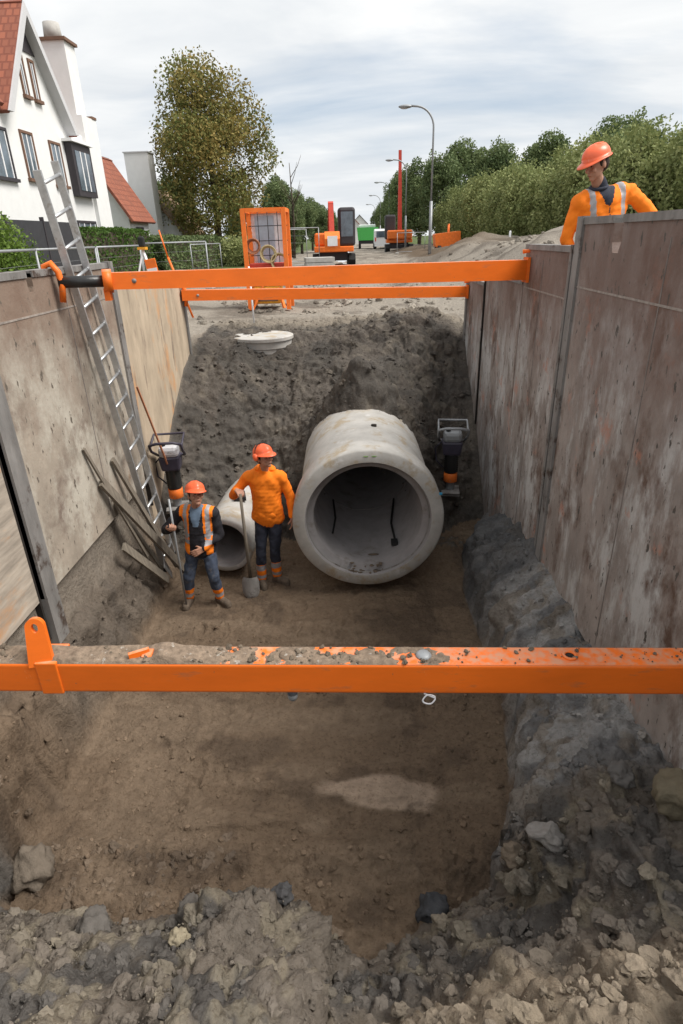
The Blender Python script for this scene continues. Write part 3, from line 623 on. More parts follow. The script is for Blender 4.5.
n = len(poly); fs = [tuple(range(n)), tuple(range(n, 2*n))[::-1]]+[(i, i+n, (i+1) % n+n, (i+1) % n) for i in range(n)]
b.add(vs, fs); put('beam', b, M['orange'])
zt = lambda x: -1.955-(x-Lx)*.012+hh
# bolted lap at the left, lug, hole ring, loops
put('joint_sleeve', MB().bb(-1.63, -1.52, 2.290, 2.452, -2.062, -1.868, bev=.006), M['orange'])
lug = MB(); pts = []
for k in range(17): a = pi*k/16; pts.append((cos(a)*.045, .20+sin(a)*.045))
outer = [(.06, -.01)]+pts+[(-.06, -.01)]; hole = [(cos(2*pi*k/16)*.016, .195+sin(2*pi*k/16)*.024) for k in range(16)]
bm = bmesh.new(); vo = [bm.verts.new((p, 0, q)) for p, q in outer]; vh = [bm.verts.new((p, 0, q)) for p, q in hole]
eo = [bm.edges.new((vo[i], vo[(i+1) % len(vo)])) for i in range(len(vo))]; eh = [bm.edges.new((vh[i], vh[(i+1) % 16])) for i in range(16)]
r = bmesh.ops.triangle_fill(bm, edges=eo+eh, use_beauty=True)
g_ = bmesh.ops.extrude_face_region(bm, geom=bm.faces[:]); bmesh.ops.translate(bm, verts=[v for v in g_['geom'] if isinstance(v, bmesh.types.BMVert)], vec=(0, .03, 0))
bmesh.ops.recalc_face_normals(bm, faces=bm.faces[:]); me = bpy.data.meshes.new('lifting_lug'); bm.to_mesh(me); bm.free()
lo = link('lifting_lug', me, M['orange'], ns_); lo.location = (-1.60+.4, 2.30-2.37, zt(-1.66)+2.0-.01); lo.rotation_euler = (radians(-12), 0, radians(10))
put('bolt_ring', MB().torus((1.02, 2.37, zt(1.02)+.002), .03, .009, n=20), M['orange']); put('bolt_hole', MB().lathe([(0.001, .003), (.024, .003), (.024, -.01)], (1.02, 2.37, zt(1.02)), n=20), M['gapdark'])
put('steel_cap', MB().lathe([(0.001, .02), (.025, .018), (.04, .006), (.042, 0)], (-.38, 2.37, zt(-.3)+.003), n=20), M['dirtcake'])
put('steel_cap', MB().lathe([(0.001, .016), (.025, .014), (.038, .006), (.04, 0)], (.30, 2.37, zt(.3)+.003), n=20), M['galv'])
put('bottom_bolt', MB().lathe([(0.001, -.04), (.02, -.036), (.026, -.02), (.026, 0)], (-.36, 2.31, zt(-.3)-.19), n=14), M['galv'])
put('wire_loop', MB().tube([(.325+.030*cos(a)*(1+.2*sin(2*a)), 2.285+.01*sin(a), zt(.3)-.205+.020*sin(a)) for a in np.linspace(.5, 6.6, 22)]+[(.30, 2.30, zt(.3)-.18)], .0045, 6), M['plasticw'])
put('broken_bracket', MB().box((-1.12, 2.35, zt(-1.1)+.02), (.10, .02, .04), Matrix.Rotation(.5, 3, 'Z')).box((-1.08, 2.36, zt(-1.1)+.012), (.05, .05, .02), Matrix.Rotation(.3, 3, 'X')), M['orange'])
# dirt caked on the top face
nxg, nyg = 420, 16
gx2 = np.linspace(-2.55, 1.75, nxg); gy2 = np.linspace(2.302, 2.442, nyg); A, B = np.meshgrid(gx2, gy2)
dens = np.interp(A, [-2.6, -1.2, -.2, .35, .7, 1.8], [1.0, 1.0, .75, .6, .2, .15])
dn = fbm(A, B, 9, 5, 201, .6); edge = 1-np.abs((B-2.372)/.07)**4
hh_ = (dens*1.0-1.0+.50+(.9*(dn-.5))*1.4)*.032*np.clip(edge*1.4, 0, 1)+.035*np.exp(-((A+1.0)/.05)**2)*edge-.004
Z = -1.955-(A-Lx)*.012+hh+np.minimum(np.maximum(hh_, -.006), .04)
me = bpy.data.meshes.new('caked_dirt'); me.vertices.add(A.size); me.vertices.foreach_set('co', np.stack([A+.4, B-2.37, Z+2.0], -1).astype(np.float32).ravel())
ii = np.arange(A.size).reshape(nyg, nxg); q = np.stack([ii[:-1, :-1], ii[:-1, 1:], ii[1:, 1:], ii[1:, :-1]], -1).reshape(-1, 4)
me.loops.add(q.size); me.loops.foreach_set('vertex_index', q.ravel().astype(np.int32)); me.polygons.add(len(q)); me.polygons.foreach_set('loop_start', np.arange(0, q.size, 4, dtype=np.int32)); me.polygons.foreach_set('use_smooth', np.ones(len(q), bool)); me.update(calc_edges=True)
link('caked_dirt', me, M['dirtcake'], ns_)
sc_ = scatter('dirt_crumbs', None, None, 420, (-2.5, 1.7), (2.31, 2.43), .003, .02, lambda x, y: RNG.random(len(x)) < np.interp(x, [-2.6, -.2, .5, 1.8], [1, .8, .3, .2]), 2.0, parent=ns_, zfn=lambda x, y: -1.955-(x-Lx)*.012+hh+.004)
sc_.data.transform(inv); sc_['kind'] = 'stuff'
# ------------------------------------------------------------------ pipes
def pipe(name, label, c, rot, ro, ri, rs, rb, L_, bell, sd):
    t = empty(name, c); tag(t, label, 'concrete pipe', 'concrete sewer pipes at the foot of the slope'); t.rotation_euler = rot
    RX = Matrix.Rotation(-pi/2, 3, 'X')   # local z -> +y
    prof = [(ro, .02), (ro, bell), (rb, bell+.16), (rb, L_), (ri, L_)]
    t1 = MB().lathe([(rs+.015, 0), (ro-.02, 0), (ro, .02)]+prof[1:4], (0, 0, 0), RX, 96).build('outer_shell', M['concrete2'], t)
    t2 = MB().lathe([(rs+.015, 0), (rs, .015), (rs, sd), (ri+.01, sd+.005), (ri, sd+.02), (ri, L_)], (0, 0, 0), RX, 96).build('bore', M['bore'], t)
    MB().lathe([(.001, L_), (ro, L_)], (0, 0, 0), RX, 48, sm=False).build('light_stop', M['gapdark'], t)  # disc added to keep light out of the buried pipe end
    return t
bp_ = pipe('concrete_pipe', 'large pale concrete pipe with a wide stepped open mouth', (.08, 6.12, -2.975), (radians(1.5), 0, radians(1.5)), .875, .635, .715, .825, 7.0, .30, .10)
MB().torus((0, .05, 0), .716, .012, Matrix.Rotation(-pi/2, 3, 'X'), 64).build('joint_groove', M['steelD'], bp_)
MB().torus((0, 1.6, 0), .636, .012, Matrix.Rotation(-pi/2, 3, 'X'), 64).build('joint_line', M['steelD'], bp_)
def inpipe(ang, r, y): return (sin(ang)*r, y, -cos(ang)*r)
b = MB(); b.tube([inpipe(.62, .61, .35), inpipe(.60, .60, .9), inpipe(.78, .60, 1.5)], .014, 8); b.box(inpipe(.6, .60, .38), (.08, .10, .05)); o = b.build('hanging_strap', M['rub'], bp_)
b = MB(); b.tube([inpipe(-.78, .61, .55), inpipe(-.72, .60, 1.0), inpipe(-.8, .60, 1.5)], .012, 8); b.build('hanging_strap', M['rub'], bp_)
b = MB(); 
for k in range(26):
    a = -.35+.6*random.random(); b.ell(inpipe(a, .63+.08*(random.random() < .5), .02+.08*random.random()), (random.uniform(.01, .035), .02, .008), n=6, mmm=4)
b.ell(inpipe(.12, .62, .3), (.07, .02, .01)); b.build('mud_smear', M['boot'], bp_)['kind'] = 'stuff'
MB().tube([(.12, 1.0, .80), (.12, 1.002, .835)], .035, 14).build('lifting_socket', M['gapdark'], bp_)
MB().box((.82, -.002, .33), (.035, .004, .03)).build('blue_mark', mat('blue_chalk', (.05, .3, .5)), bp_)
MB().ell((-.02, -.001, .80), (.03, .004, .008)).ell((.07, -.001, .80), (.03, .004, .008)).build('green_mark', mat('green_chalk', (.25, .4, .15)), bp_)
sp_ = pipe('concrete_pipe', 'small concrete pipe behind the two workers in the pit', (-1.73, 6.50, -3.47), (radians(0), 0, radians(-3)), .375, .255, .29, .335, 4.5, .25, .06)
MB().box((.06, .75, .355), (.16, .24, .05), Matrix.Rotation(.3, 3, 'Z')).build('black_pad', M['rub'], sp_)
o = MB().lathe([(.001, -.35), (.49, -.35), (.49, .02), (.47, .04), (.47, .22), (.49, .235), (.49, .345), (.001, .345)], (0, 0, 0), None, 48, sm=False).build('manhole_ring', M['concrete']); o.location = (-1.64, 10.45, -1.89)
# precast kerb-like chamber slab: ring with a lid
tag(o, 'pale concrete chamber ring half buried at the top of the slope', 'chamber ring')
MB().lathe([(.001, .41), (.50, .41), (.52, .40), (.52, .352), (.0012, .352)], (0, 0, 0), None, 48, sm=False).build('lid', M['concrete2'], o)
o = MB().tube([(-1.92, 11.3, -1.5), (-1.93, 11.3, -.42)], .016, 8).build('marker_pole', M['wht']); tag(o, 'thin white measuring pole standing by the chamber ring', 'pole')
# ------------------------------------------------------------------ ladder
ld = empty('ladder', (-2.46, 6.45, -3.66)); tag(ld, 'long aluminium ladder leaning against the beige left shoring panel', 'ladder')
A0 = Vector((-2.45, 6.30, -3.68)); A1 = Vector((-2.575, 5.42, .56)); B0 = Vector((-2.45, 6.66, -3.66)); B1 = Vector((-2.575, 5.78, .66)); inv = Matrix.Translation(-ld.location)
for a, c in ((A0, A1), (B0, B1)):
    o = MB().bar(a, c, .065, .024, up=(0, 1, 0)).build('side_rail', M['alu'], ld); o.data.transform(inv)
    o = MB().box(a, (.07, .04, .06)).build('rubber_foot', M['rub'], ld); o.data.transform(inv)
n = 17
for k in range(n):
    f = (k+.6)/n; o = MB().tube([A0.lerp(A1, f), B0.lerp(B1, f)], .016, 8).build('rung', M['alu'], ld); o.data.transform(inv)
# planks, rods against the left wall
def plank(label, p0, p1, wd, th, m='wood', name='timber_plank', cat='plank'):
    p0 = Vector(p0); o = MB().bar(p0, p1, wd, th, up=(1, 0, 0)).build(name, M[m]); o.data.transform(Matrix.Translation(-p0)); o.location = p0; tag(o, label, cat, 'timbers and poles against the left wall'); return o
plank('long grey plank leaning low on the left wall, left of the ladder', (-2.22, 6.35, -3.72), (-2.56, 5.35, -2.12), .10, .035)
plank('thin brown board leaning just left of the ladder', (-2.34, 6.42, -3.70), (-2.57, 5.72, -2.02), .06, .03)
plank('short broken plank lying lowest at the foot of the left bank', (-2.30, 5.95, -3.62), (-2.52, 5.45, -2.90), .09, .03)
plank('narrow grey lath leaning highest on the beige left panel', (-2.45, 5.85, -3.25), (-2.58, 5.18, -1.72), .035, .02)
plank('thin dark board behind the grey plank', (-2.42, 6.15, -3.60), (-2.575, 5.60, -2.45), .05, .02)
plank('thin rusty rod standing against the far left panel', (-2.45, 7.0, -2.55), (-2.60, 6.82, -1.52), .02, .02, 'hose2', 'steel_rod', 'rod')
# shovel-like spade at foot of ladder
o = MB().bar((-2.35, 6.05, -3.45), (-2.32, 6.15, -3.68), .14, .01, .10, .01, up=(1, .3, 0)).build('spade_blade_head', M['alu']); tag(o, 'small metal spade head lying beside the ladder foot', 'spade')
# ------------------------------------------------------------------ rammers
def rammer(label, loc, rz, pale, tilt=0, sc=1.0):
    t = empty('trench_rammer', loc, rz); t.rotation_euler = (tilt, 0, rz); t.scale = (sc, sc, sc); tag(t, label, 'rammer', 'trench rammers')
    MB().box((0, -.02, .025), (.26, .34, .04), bev=.012).box((0, -.17, .05), (.24, .06, .05), Matrix.Rotation(.5, 3, 'X')).build('foot_plate', M['steelD'], t)
    MB().lathe([(.055, .05), (.06, .16)], n=20).lathe([(.06, .16), (.085, .17)], n=20).build('leg_tube', M['galv'], t)
    MB().lathe([(.086, .165), (.092, .17), (.092, .29), (.086, .295)], n=20).build('orange_guard', M['orangefar'], t)
    pr = []
    for k in range(9): pr += [(.082, .30+k*.03), (.098, .315+k*.03)]
    pr.append((.082, .57)); MB().lathe(pr, n=20).build('bellows', M['rod'], t)
    MB().box((0, 0, .66), (.24, .22, .20), bev=.03, taper=1.15).build('engine_housing', M['plasticp'], t)
    MB().box((0, -.03, .82), (.25, .20, .15), bev=.05).build('fuel_tank', M['plasticw' if pale else 'galv'], t)
    MB().tube([(-.06, -.06, .895), (-.06, -.06, .925)], .03, 12).build('tank_cap', M['rub'], t)
    MB().box((0, .14, .74), (.16, .12, .16), bev=.02).build('air_filter', M['rub'], t)
    MB().tube([(-.17, .10, .72), (-.19, -.16, .86), (-.19, -.24, .96), (-.10, -.27, .99), (.10, -.27, .99), (.19, -.24, .96), (.19, -.16, .86), (.17, .10, .72)], .018, 8).tube([(-.17, .10, .72), (.17, .10, .72)], .018, 8).tube([(-.19, -.20, .92), (-.19, .14, .99), (.19, .14, .99), (.19, -.20, .92)], .016, 8).build('handle_frame', M['galv' if not pale else 'plasticp'], t)
    MB().tube([(-.13, .05, .72), (-.22, .08, .62), (-.2, .04, .45), (-.1, .02, .35)], .01, 6).build('cable', M['plasticp'], t)
    return t
rammer('trench rammer with pale tank behind the worker in the vest', (-2.44, 7.12, -3.22), radians(8), True, radians(0))
rammer('trench rammer with grey handle hoop right of the large pipe', (1.30, 8.0, -3.42), radians(-6), False, 0, 1.05)
# ------------------------------------------------------------------ people
def headm(b, c, R, s=1.0):
    def P(x, y, z): return Vector(c)+R @ (Vector((x, y, z))*s)
    b.ell(P(0, .012, .02), (.074*s, .092*s, .098*s), R, 16, 12); b.ell(P(0, -.022, -.045), (.056*s, .066*s, .062*s), R, 14, 10)
    b.ell(P(0, -.062, -.088), (.026*s, .022*s, .02*s), R)           # chin
    b.cap(P(0, -.082, .012), P(0, -.104, -.020), .009*s, .014*s, 8)    # nose
    for sx in (-1, 1):
        b.ell(P(sx*.078, .012, -.005), (.010*s, .02*s, .032*s), R)
        b.ell(P(sx*.038, -.068, -.022), (.022*s, .016*s, .02*s), R)      # cheek
        b.ell(P(sx*.028, -.080, .030), (.022*s, .010*s, .008*s), R)      # brow
    b.ell(P(0, -.086, -.056), (.022*s, .010*s, .006*s), R)
def face_parts(c, R, t, inv, beard=False):
    def P(x, y, z): return Vector(c)+R @ Vector((x, y, z))
    for sx in (-1, 1):
        o = MB().ell(P(sx*.028, -.079, .012), (.010, .007, .006), R, 8, 6).build('eye', M['hair'], t); o.data.transform(inv)
    o = MB().ell(P(0, -.094, -.056), (.018, .005, .003), R, 8, 6).build('lips', mat('lips', (.25, .09, .07)), t); o.data.transform(inv)
    b = MB().ell(P(0, .045, .0), (.077, .070, .075), R, 14, 10)
    for sx in (-1, 1): b.ell(P(sx*.070, -.005, .02), (.010, .02, .035), R, 8, 6)
    o = b.build('hair', M['hair'], t); o.data.transform(inv)
    if beard:
        b = MB().ell(P(0, -.046, -.074), (.047, .044, .030), R, 12, 8)
        o = b.build('beard', mat('stubble', (.13, .075, .055), .8), t); o.data.transform(inv)
def helmet(c, R, t, inv, band=False):
    def P(x, y, z): return Vector(c)+R @ Vector((x, y, z))
    h = empty('x'); bpy.data.objects.remove(h)
    b = MB(); n = 36; vs = []; fs = []
    rows = [(1.0, 0.0), (.985, .25), (.93, .5), (.80, .72), (.58, .88), (.3, .97), (.02, 1.0)]
    ridge = lambda a, q: 0.008*(abs(sin(a)) < .22)*(q > .3)
    for rr_, zq in rows:
        for k in range(n):
            a = 2*pi*k/n
            rx = .106*rr_; ry = .128*rr_
            x = rx*cos(a); y = ry*sin(a); z = .052+.105*zq
            if abs(x) < .028 and zq > .2: z += .009; y *= 1.03
            vs.append(P(x, y+.008, z))
    for i in range(len(rows)-1):
        for k in range(n): fs.append((i*n+k, i*n+(k+1) % n, (i+1)*n+(k+1) % n, (i+1)*n+k))
    b.add(vs, fs, True)
    # brim
    vs = []; fs = []
    for q, (e, dz) in enumerate(((0, 0), (1, -.004), (1, -.010), (0, -.008))):
        for k in range(n):
            a = 2*pi*k/n; front = max(0, -sin(a))**2
            ex = (.012+.050*front)*e
            vs.append(P((.106+ex*.6)*cos(a), (.128+ex)*sin(a)+.008, .052+dz-.020*front*e))
    for i in range(4):
        for k in range(n): fs.append((i*n+k, i*n+(k+1) % n, ((i+1) % 4)*n+(k+1) % n, ((i+1) % 4)*n+k))
    b.add(vs, fs, True)
    o = b.build('helmet', M['hat'], t); o.data.transform(inv)
    if band:
        for sx in (-1, 1):
            q = MB().ell(P(sx*.106, .012, .035), (.030, .038, .045), R, 12, 8).build('ear_defender', M['hat'], o)
            q.data.transform(inv)
        q = MB().tube([P(-.108, .01, .06), P(-.085, .01, .135), P(-.04, .01, .172), (P(.04, .01, .172)), P(.085, .01, .135), P(.108, .01, .06)], .007, 6).build('headband', M['rub'], o); q.data.transform(inv)
def hand(b, w_, d, side, nrm, grip=False, s=1.0):
    # w_ wrist, d direction along the hand, nrm = palm normal direction, side = thumb direction
    w_ = Vector(w_); d = Vector(d).normalized(); nrm = Vector(nrm); nrm = (nrm-d*nrm.dot(d)).normalized(); sd_ = d.cross(nrm).normalized()
    if sd_.dot(Vector(side)) < 0: sd_ = -sd_
    for k in (-1, 0, 1): b.cap(w_+sd_*k*.016*s, w_+d*.075*s+sd_*k*.026*s, .017*s, .015*s, 8)
    ln = [.068, .076, .070, .055]
    for k in range(4):
        q = w_+d*.085*s+sd_*(.034-.0225*k)*s; L1 = ln[k]*s
        bend = (.9, 1.7, 2.4) if grip else (.25, .55, .8)
        for j, (fr, bd) in enumerate(zip((.45, .32, .26), bend)):
            dd = d*cos(bd)+nrm*sin(bd); e = q+dd*L1*fr; b.cap(q, e, (.0095-.0008*j)*s, (.0088-.0008*j)*s, 8); q = e
    q = w_+d*.022*s+sd_*.030*s; dd = (d*.6+sd_*.7+nrm*.35).normalized(); e = q+dd*.038*s; b.cap(q, e, .0125*s, .011*s, 8)
    e2 = e+(d*.75+nrm*.7+sd_*(-.1 if grip else .2)).normalized()*.032*s; b.cap(e, e2, .0105*s, .009*s, 8)
def V3(*a): return Vector(a)
def torso(b, J, k=1.0, hem=None, fat=0.0):
    sL, sR, hL, hR, nk = [Vector(J[q]) for q in ('shL', 'shR', 'hipL', 'hipR', 'neck')]
    sc = (sL+sR)/2; hc = (hL+hR)/2; ax = (sR-sL).normalized(); up = (sc-hc).normalized(); fr = up.cross(ax).normalized()
    Rm = Matrix((ax, fr, up)).transposed()
    hs = (sR-sL).length/2
    for q_ in np.linspace(0, 1, 11): b.ell((sc-up*.06).lerp(hc+up*.02, q_), (hs*(.98-.14*math.sin(q_*pi))+fat, (.108+.012*math.sin(q_*pi)+fat)*k, .10), Rm, 20, 12)
    b.ell(sc-up*.04, (hs*1.02+fat, (.105+fat)*k, .105+fat), Rm, 18, 12)
    b.ell(hc+up*.04, (hs*.84+fat, (.115+fat)*k, .13+fat), Rm, 18, 12)
    b.cap(sc, nk, .062+fat*.5, .056+fat*.3)
    return sc, hc, ax, up, fr, Rm
def person(label, J, headR, base, top, mats, belt=None, voxel=.009, beard=False, muffs=False, legs=True, gripL=True, hands=None):
    t = empty('person', base); tag(t, label, 'person'); inv = Matrix.Translation(-Vector(base))
    def fin(o): o.data.transform(inv); return o
    g = {k: Vector(v) for k, v in J.items()}
    b = MB(); torso(b, J, .85, fat=-.012); headm(b, g['head'], headR); b.cap(g['neck']-V3(0, 0, .02), g['head']-V3(0, -.01, .05), .055, .05)
    for s in 'LR':
        b.cap(g['sh'+s], g['el'+s], .043, .036); b.cap(g['el'+s], g['wr'+s], .036, .026)
        hd = hands[s]; hand(b, g['wr'+s], hd[0], hd[1], hd[2], hd[3])
        if legs:
            b.cap(g['hip'+s], g['kn'+s], .072, .05); b.cap(g['kn'+s], g['an'+s], .05, .036); b.cap(g['an'+s], g['an'+s]+(g['toe'+s]-g['an'+s])*.8, .036, .03)
    o = remesh(b, 'body', M['skin'], t, .0055, sm_it=2); fin(o)
    face_parts(g['head'], headR, t, inv, beard); helmet(g['head'], headR, t, inv, muffs)
    # jacket
    b = MB(); sc, hc, ax, up, fr, Rm = torso(b, J, 1.0, fat=.018)
    for s in 'LR':
        mid = g['sh'+s].lerp(g['el'+s], .5)
        b.ell(g['sh'+s]+(hc-sc)*.03, (.078, .085, .085), Rm, 14, 10); b.ell(g['sh'+s].lerp(sc, .35)+(sc-hc)*.02, (.08, .09, .075), Rm, 14, 10)
        b.cap(g['sh'+s], g['el'+s], .068, .056); b.cap(g['el'+s], g['el'+s].lerp(g['wr'+s], .93), .054, .043)
    jk = remesh(b, top['name'], M[top['mat']], t, .009, wr=.013, wsc=6.5, sm_it=6)
    if top.get('paint'):
        for m2, fn in top['paint']: paint(jk, M[m2], lambda c, n, fn=fn: fn(c, n, sc, hc, ax, up, fr))
    fin(jk)
    if top.get('collar'):
        cc = g['neck']+V3(0, 0, -.005); ring = [cc+Rm @ V3(cos(a)*.070, sin(a)*.066, .014*sin(a)-.030) for a in np.linspace(0, 2*pi, 20)]
        fin(MB().tube(ring, .015, 8).build('collar', M[top['collar']], t))
    if top.get('hood'):
        fin(remesh(MB().ell(sc+fr*.09+up*.05, (.13, .055, .075), Rm).ell(sc+fr*.02+up*.08+ax*.08, (.05, .05, .03), Rm).ell(sc+fr*.02+up*.08-ax*.08, (.05, .05, .03), Rm), 'hood', M[top['mat']], t, .009, .006))
    if top.get('pouch'): fin(remesh(MB().ell(hc-fr*.112+up*.09, (.11, .022, .06), Rm), 'pouch_pocket', M[top['mat']], t, .009, .004))
    if legs:
        b = MB(); b.ell(hc-up*.01, ((g['shR']-g['shL']).length/2*.82, .102, .11), Rm, 18, 12)
        for s in 'LR': b.cap(g['hip'+s], g['kn'+s], .086, .066); b.cap(g['kn'+s], g['an'+s]+V3(0, 0, .035), .066, .060)
        tr_ = remesh(b, 'trousers', M[mats['legs']], t, .009, wr=.010, wsc=9, sm_it=3)
        for (m2, dz0, dz1) in mats['bands']:
            zz_ = min(g['anL'].z, g['anR'].z)
            paint(tr_, M[m2], lambda c, n: min(g['anL'].z if abs(c.x-g['anL'].x) < abs(c.x-g['anR'].x) else g['anR'].z, 9)+dz0 < c.z < (g['anL'].z if abs(c.x-g['anL'].x) < abs(c.x-g['anR'].x) else g['anR'].z)+dz1)
        fin(tr_)
        for s in 'LR':
            a = g['an'+s]; tt = g['toe'+s]; dr = (tt-a); dr.z = 0; dr.normalize(); zs = tt.z
            b = MB().cap(a+V3(0, 0, .03), V3(a.x, a.y, zs+.05), .052, .05).cap(V3(a.x, a.y, zs+.045)-dr*.035, V3(a.x, a.y, zs+.042)+dr*.14, .048, .047).cap(V3(a.x, a.y, zs+.015)-dr*.04, V3(a.x, a.y, zs+.015)+dr*.15, .042, .044)
            fin(remesh(b, 'boot', M['boot'], t, .008, wr=.003, wsc=20))
    return t, g, inv, (sc, hc, ax, up, fr, Rm)
def Rh(yaw, pitch, roll=0): return (Matrix.Rotation(radians(yaw), 3, 'Z') @ Matrix.Rotation(radians(pitch), 3, 'X') @ Matrix.Rotation(radians(roll), 3, 'Y'))
# faces look along local -Y: yaw>0 turns towards +X
JA = dict(head=(-1.81, 5.90, -2.52), neck=(-1.84, 5.96, -2.65), shL=(-2.005, 5.97, -2.735), shR=(-1.665, 5.97, -2.755), elL=(-2.24, 5.98, -2.98), wrL=(-2.12, 5.80, -2.885),
          elR=(-1.625, 5.99, -3.04), wrR=(-1.79, 5.83, -3.15), hipL=(-1.95, 5.97, -3.23), hipR=(-1.77, 5.97, -3.23), knL=(-2.03, 5.91, -3.56), knR=(-1.73, 5.89, -3.56),
          anL=(-2.085, 5.98, -3.90), anR=(-1.715, 5.98, -3.90), toeL=(-2.10, 5.82, -3.98), toeR=(-1.62, 5.86, -3.98))
flA = hz(-2.09, 5.9); flA2 = hz(-1.69, 5.92)
JA['toeL'] = (-2.10, 5.82, flA-.005); JA['toeR'] = (-1.60, 5.88, flA2-.005)
def vestA(c, n, sc, hc, ax, up, fr):
    r = c-sc; a = r.dot(ax); u = r.dot(up); return abs(a) < .185 and u > -.50 and not (r.dot(fr) < 0 and abs(a) < .075+max(0, -u)*.04) and not (abs(a) > .165 and u < -.02)
def tapeA(c, n, sc, hc, ax, up, fr):
    r = c-sc; a = r.dot(ax); u = r.dot(up)
    if not vestA(c, n, sc, hc, ax, up, fr): return False
    return (abs(abs(a)-.125) < .022 and u > -.3) or (-.36 < u < -.31) or (-.27 < u < -.225)
def shirtA(c, n, sc, hc, ax, up, fr):
    r = c-sc; a = r.dot(ax); u = r.dot(up); return r.dot(fr) < 0 and u > -.13 and abs(a) < .03+(u+.13)*.22
pa = person('worker in hi-vis vest over black jumper beside the small pipe', JA, Rh(34, -20, 8), (-1.9, 5.93, -3.98),
       dict(name='jumper_and_vest', mat='black', paint=[('hivis', vestA), ('reflect', tapeA), ('shirt', shirtA)]), dict(legs='jean', bands=[('hivis', -.02, .17), ('reflect', .05, .105)]),
       hands=dict(L=((.5, -.7, .35), (0, -.2, 1), (-.2, .6, .3), True), R=((-.85, -.3, -.35), (-.2, -.4, .8), (0, .9, -.1), False)))
JB = dict(head=(-1.085, 6.28, -2.235), neck=(-1.11, 6.34, -2.38), shL=(-1.30, 6.36, -2.48), shR=(-.925, 6.38, -2.50), elL=(-1.50, 6.36, -2.72), wrL=(-1.42, 6.19, -2.585),
          elR=(-.835, 6.42, -2.79), wrR=(-.825, 6.33, -3.00), hipL=(-1.20, 6.38, -3.04), hipR=(-1.03, 6.38, -3.04), knL=(-1.235, 6.33, -3.48), knR=(-1.065, 6.34, -3.46),
          anL=(-1.265, 6.38, -3.90), anR=(-1.075, 6.43, -3.88), toeL=(-1.2, 6.2, -3.98), toeR=(-.97, 6.36, -3.96))
JB['toeL'] = (-1.21, 6.20, hz(-1.24, 6.28)-.005); JB['toeR'] = (-.96, 6.36, hz(-1.03, 6.4)-.005)
pb = person('taller worker in orange hooded sweater resting a hand on a shovel', JB, Rh(48, -12, 0), (-1.15, 6.35, -3.98),
       dict(name='hooded_sweater', mat='hivis', hood=True, pouch=True), dict(legs='navy', bands=[('hivis', -.02, .26), ('reflect', .05, .10), ('reflect', .17, .25)]), muffs=True,
       hands=dict(L=((.6, -.75, -.1), (.6, .3, .3), (0, .1, -1), True), R=((.02, -.12, -1), (-.3, -1, 0), (-.9, .1, 0), False)))
JC = dict(head=(2.07, 5.92, .505), neck=(2.14, 5.99, .375), shL=(1.99, 6.0, .235), shR=(2.42, 6.03, .305), elL=(1.93, 6.06, -.08), wrL=(2.09, 5.92, -.36),
          elR=(2.66, 6.0, .10), wrR=(2.62, 5.84, -.12), hipL=(2.12, 6.05, -.38), hipR=(2.33, 6.05, -.38), knL=(2.1, 6.0, -.82), knR=(2.34, 6.03, -.82),
          anL=(2.1, 6.06, -1.25), anR=(2.34, 6.06, -1.25), toeL=(2.08, 5.9, -1.36), toeR=(2.36, 5.9, -1.36))
gC = hz(2.25, 6.0)
JC['toeL'] = (2.08, 5.9, gC); JC['toeR'] = (2.36, 5.9, gC); JC['anL'] = (2.1, 6.06, gC+.1); JC['anR'] = (2.34, 6.06, gC+.1)
JC['knL'] = (2.1, 6.0, (gC+.1-.38)/2-.0); JC['knR'] = (2.34, 6.03, (gC+.1-.38)/2)
def tapeC(c, n, sc, hc, ax, up, fr):
    r = c-sc; a = r.dot(ax); u = r.dot(up); return (abs(abs(a)-.135) < .024 and u > -.42) or (-.46 < u < -.40)
def darkC(c, n, sc, hc, ax, up, fr):
    r = c-sc; a = r.dot(ax); u = r.dot(up); return r.dot(fr) < 0 and ((u > -.07 and abs(a+.01) < .02+(u+.07)*.45) or (abs(a) < .004 and u < 0))
pc = person('worker in orange jacket with grey reflective braces looking down over the right-hand panel', JC, Rh(-66, 20, 0), (2.22, 6.02, gC),
       dict(name='jacket', mat='hivis', paint=[('reflect', tapeC), ('navy', darkC)], collar='navy'), dict(legs='navy', bands=[('hivis', -.02, .2), ('reflect', .05, .10)]),
       hands=dict(L=((.3, -.5, -.8), (.3, -1, 0), (0, .9, 0), False), R=((-.1, -.6, -.7), (-.5, -.6, .3), (-.5, .5, 0), False)))
# shovel and long handle held by the two workers
sh = empty('shovel', (-1.355, 6.13, -3.95)); tag(sh, 'muddy shovel with wooden shaft under the hand of the worker in the sweater', 'shovel'); inv = Matrix.Translation(-sh.location)
o = MB().tube([(-1.365, 6.11, -2.60), (-1.36, 6.12, -3.2), (-1.355, 6.13, -3.72)], [.017, .019, .02], 10).build('shaft', M['wood'], sh); o.data.transform(inv)
b = MB(); vs = []; fs = []
for i in range(9):
    f = i/8; wd = (.105 if f < .55 else .105*math.sqrt(max(0, 1-((f-.55)/.5)**2)))*(0.75+.25*min(1, f*6))
    for k in range(7): g = (k-3)/3; vs.append((-1.355+g*wd, 6.10-.05*f+.035*(g*g)-.01, -3.70-.28*f))
for i in range(8):
    for k in range(6): fs.append((i*7+k, i*7+k+1, (i+1)*7+k+1, (i+1)*7+k))
n0 = len(vs); vs += [(x, y+.006, z) for x, y, z in vs]; fs += [tuple(i+n0 for i in f)[::-1] for f in fs]; b.add(vs, fs, True)
o = b.build('blade', M['steelD'], sh); o.data.transform(inv)
o = MB().tube([(-2.065, 5.76, -2.50), (-2.07, 5.78, -3.1), (-2.085, 5.83, hz(-2.08, 5.83)+.02)], .012, 10).build('shaft', M['galv']); o.name = 'long_handled_tool'; tag(o, 'pale metal pole gripped by the worker in the vest', 'pole')
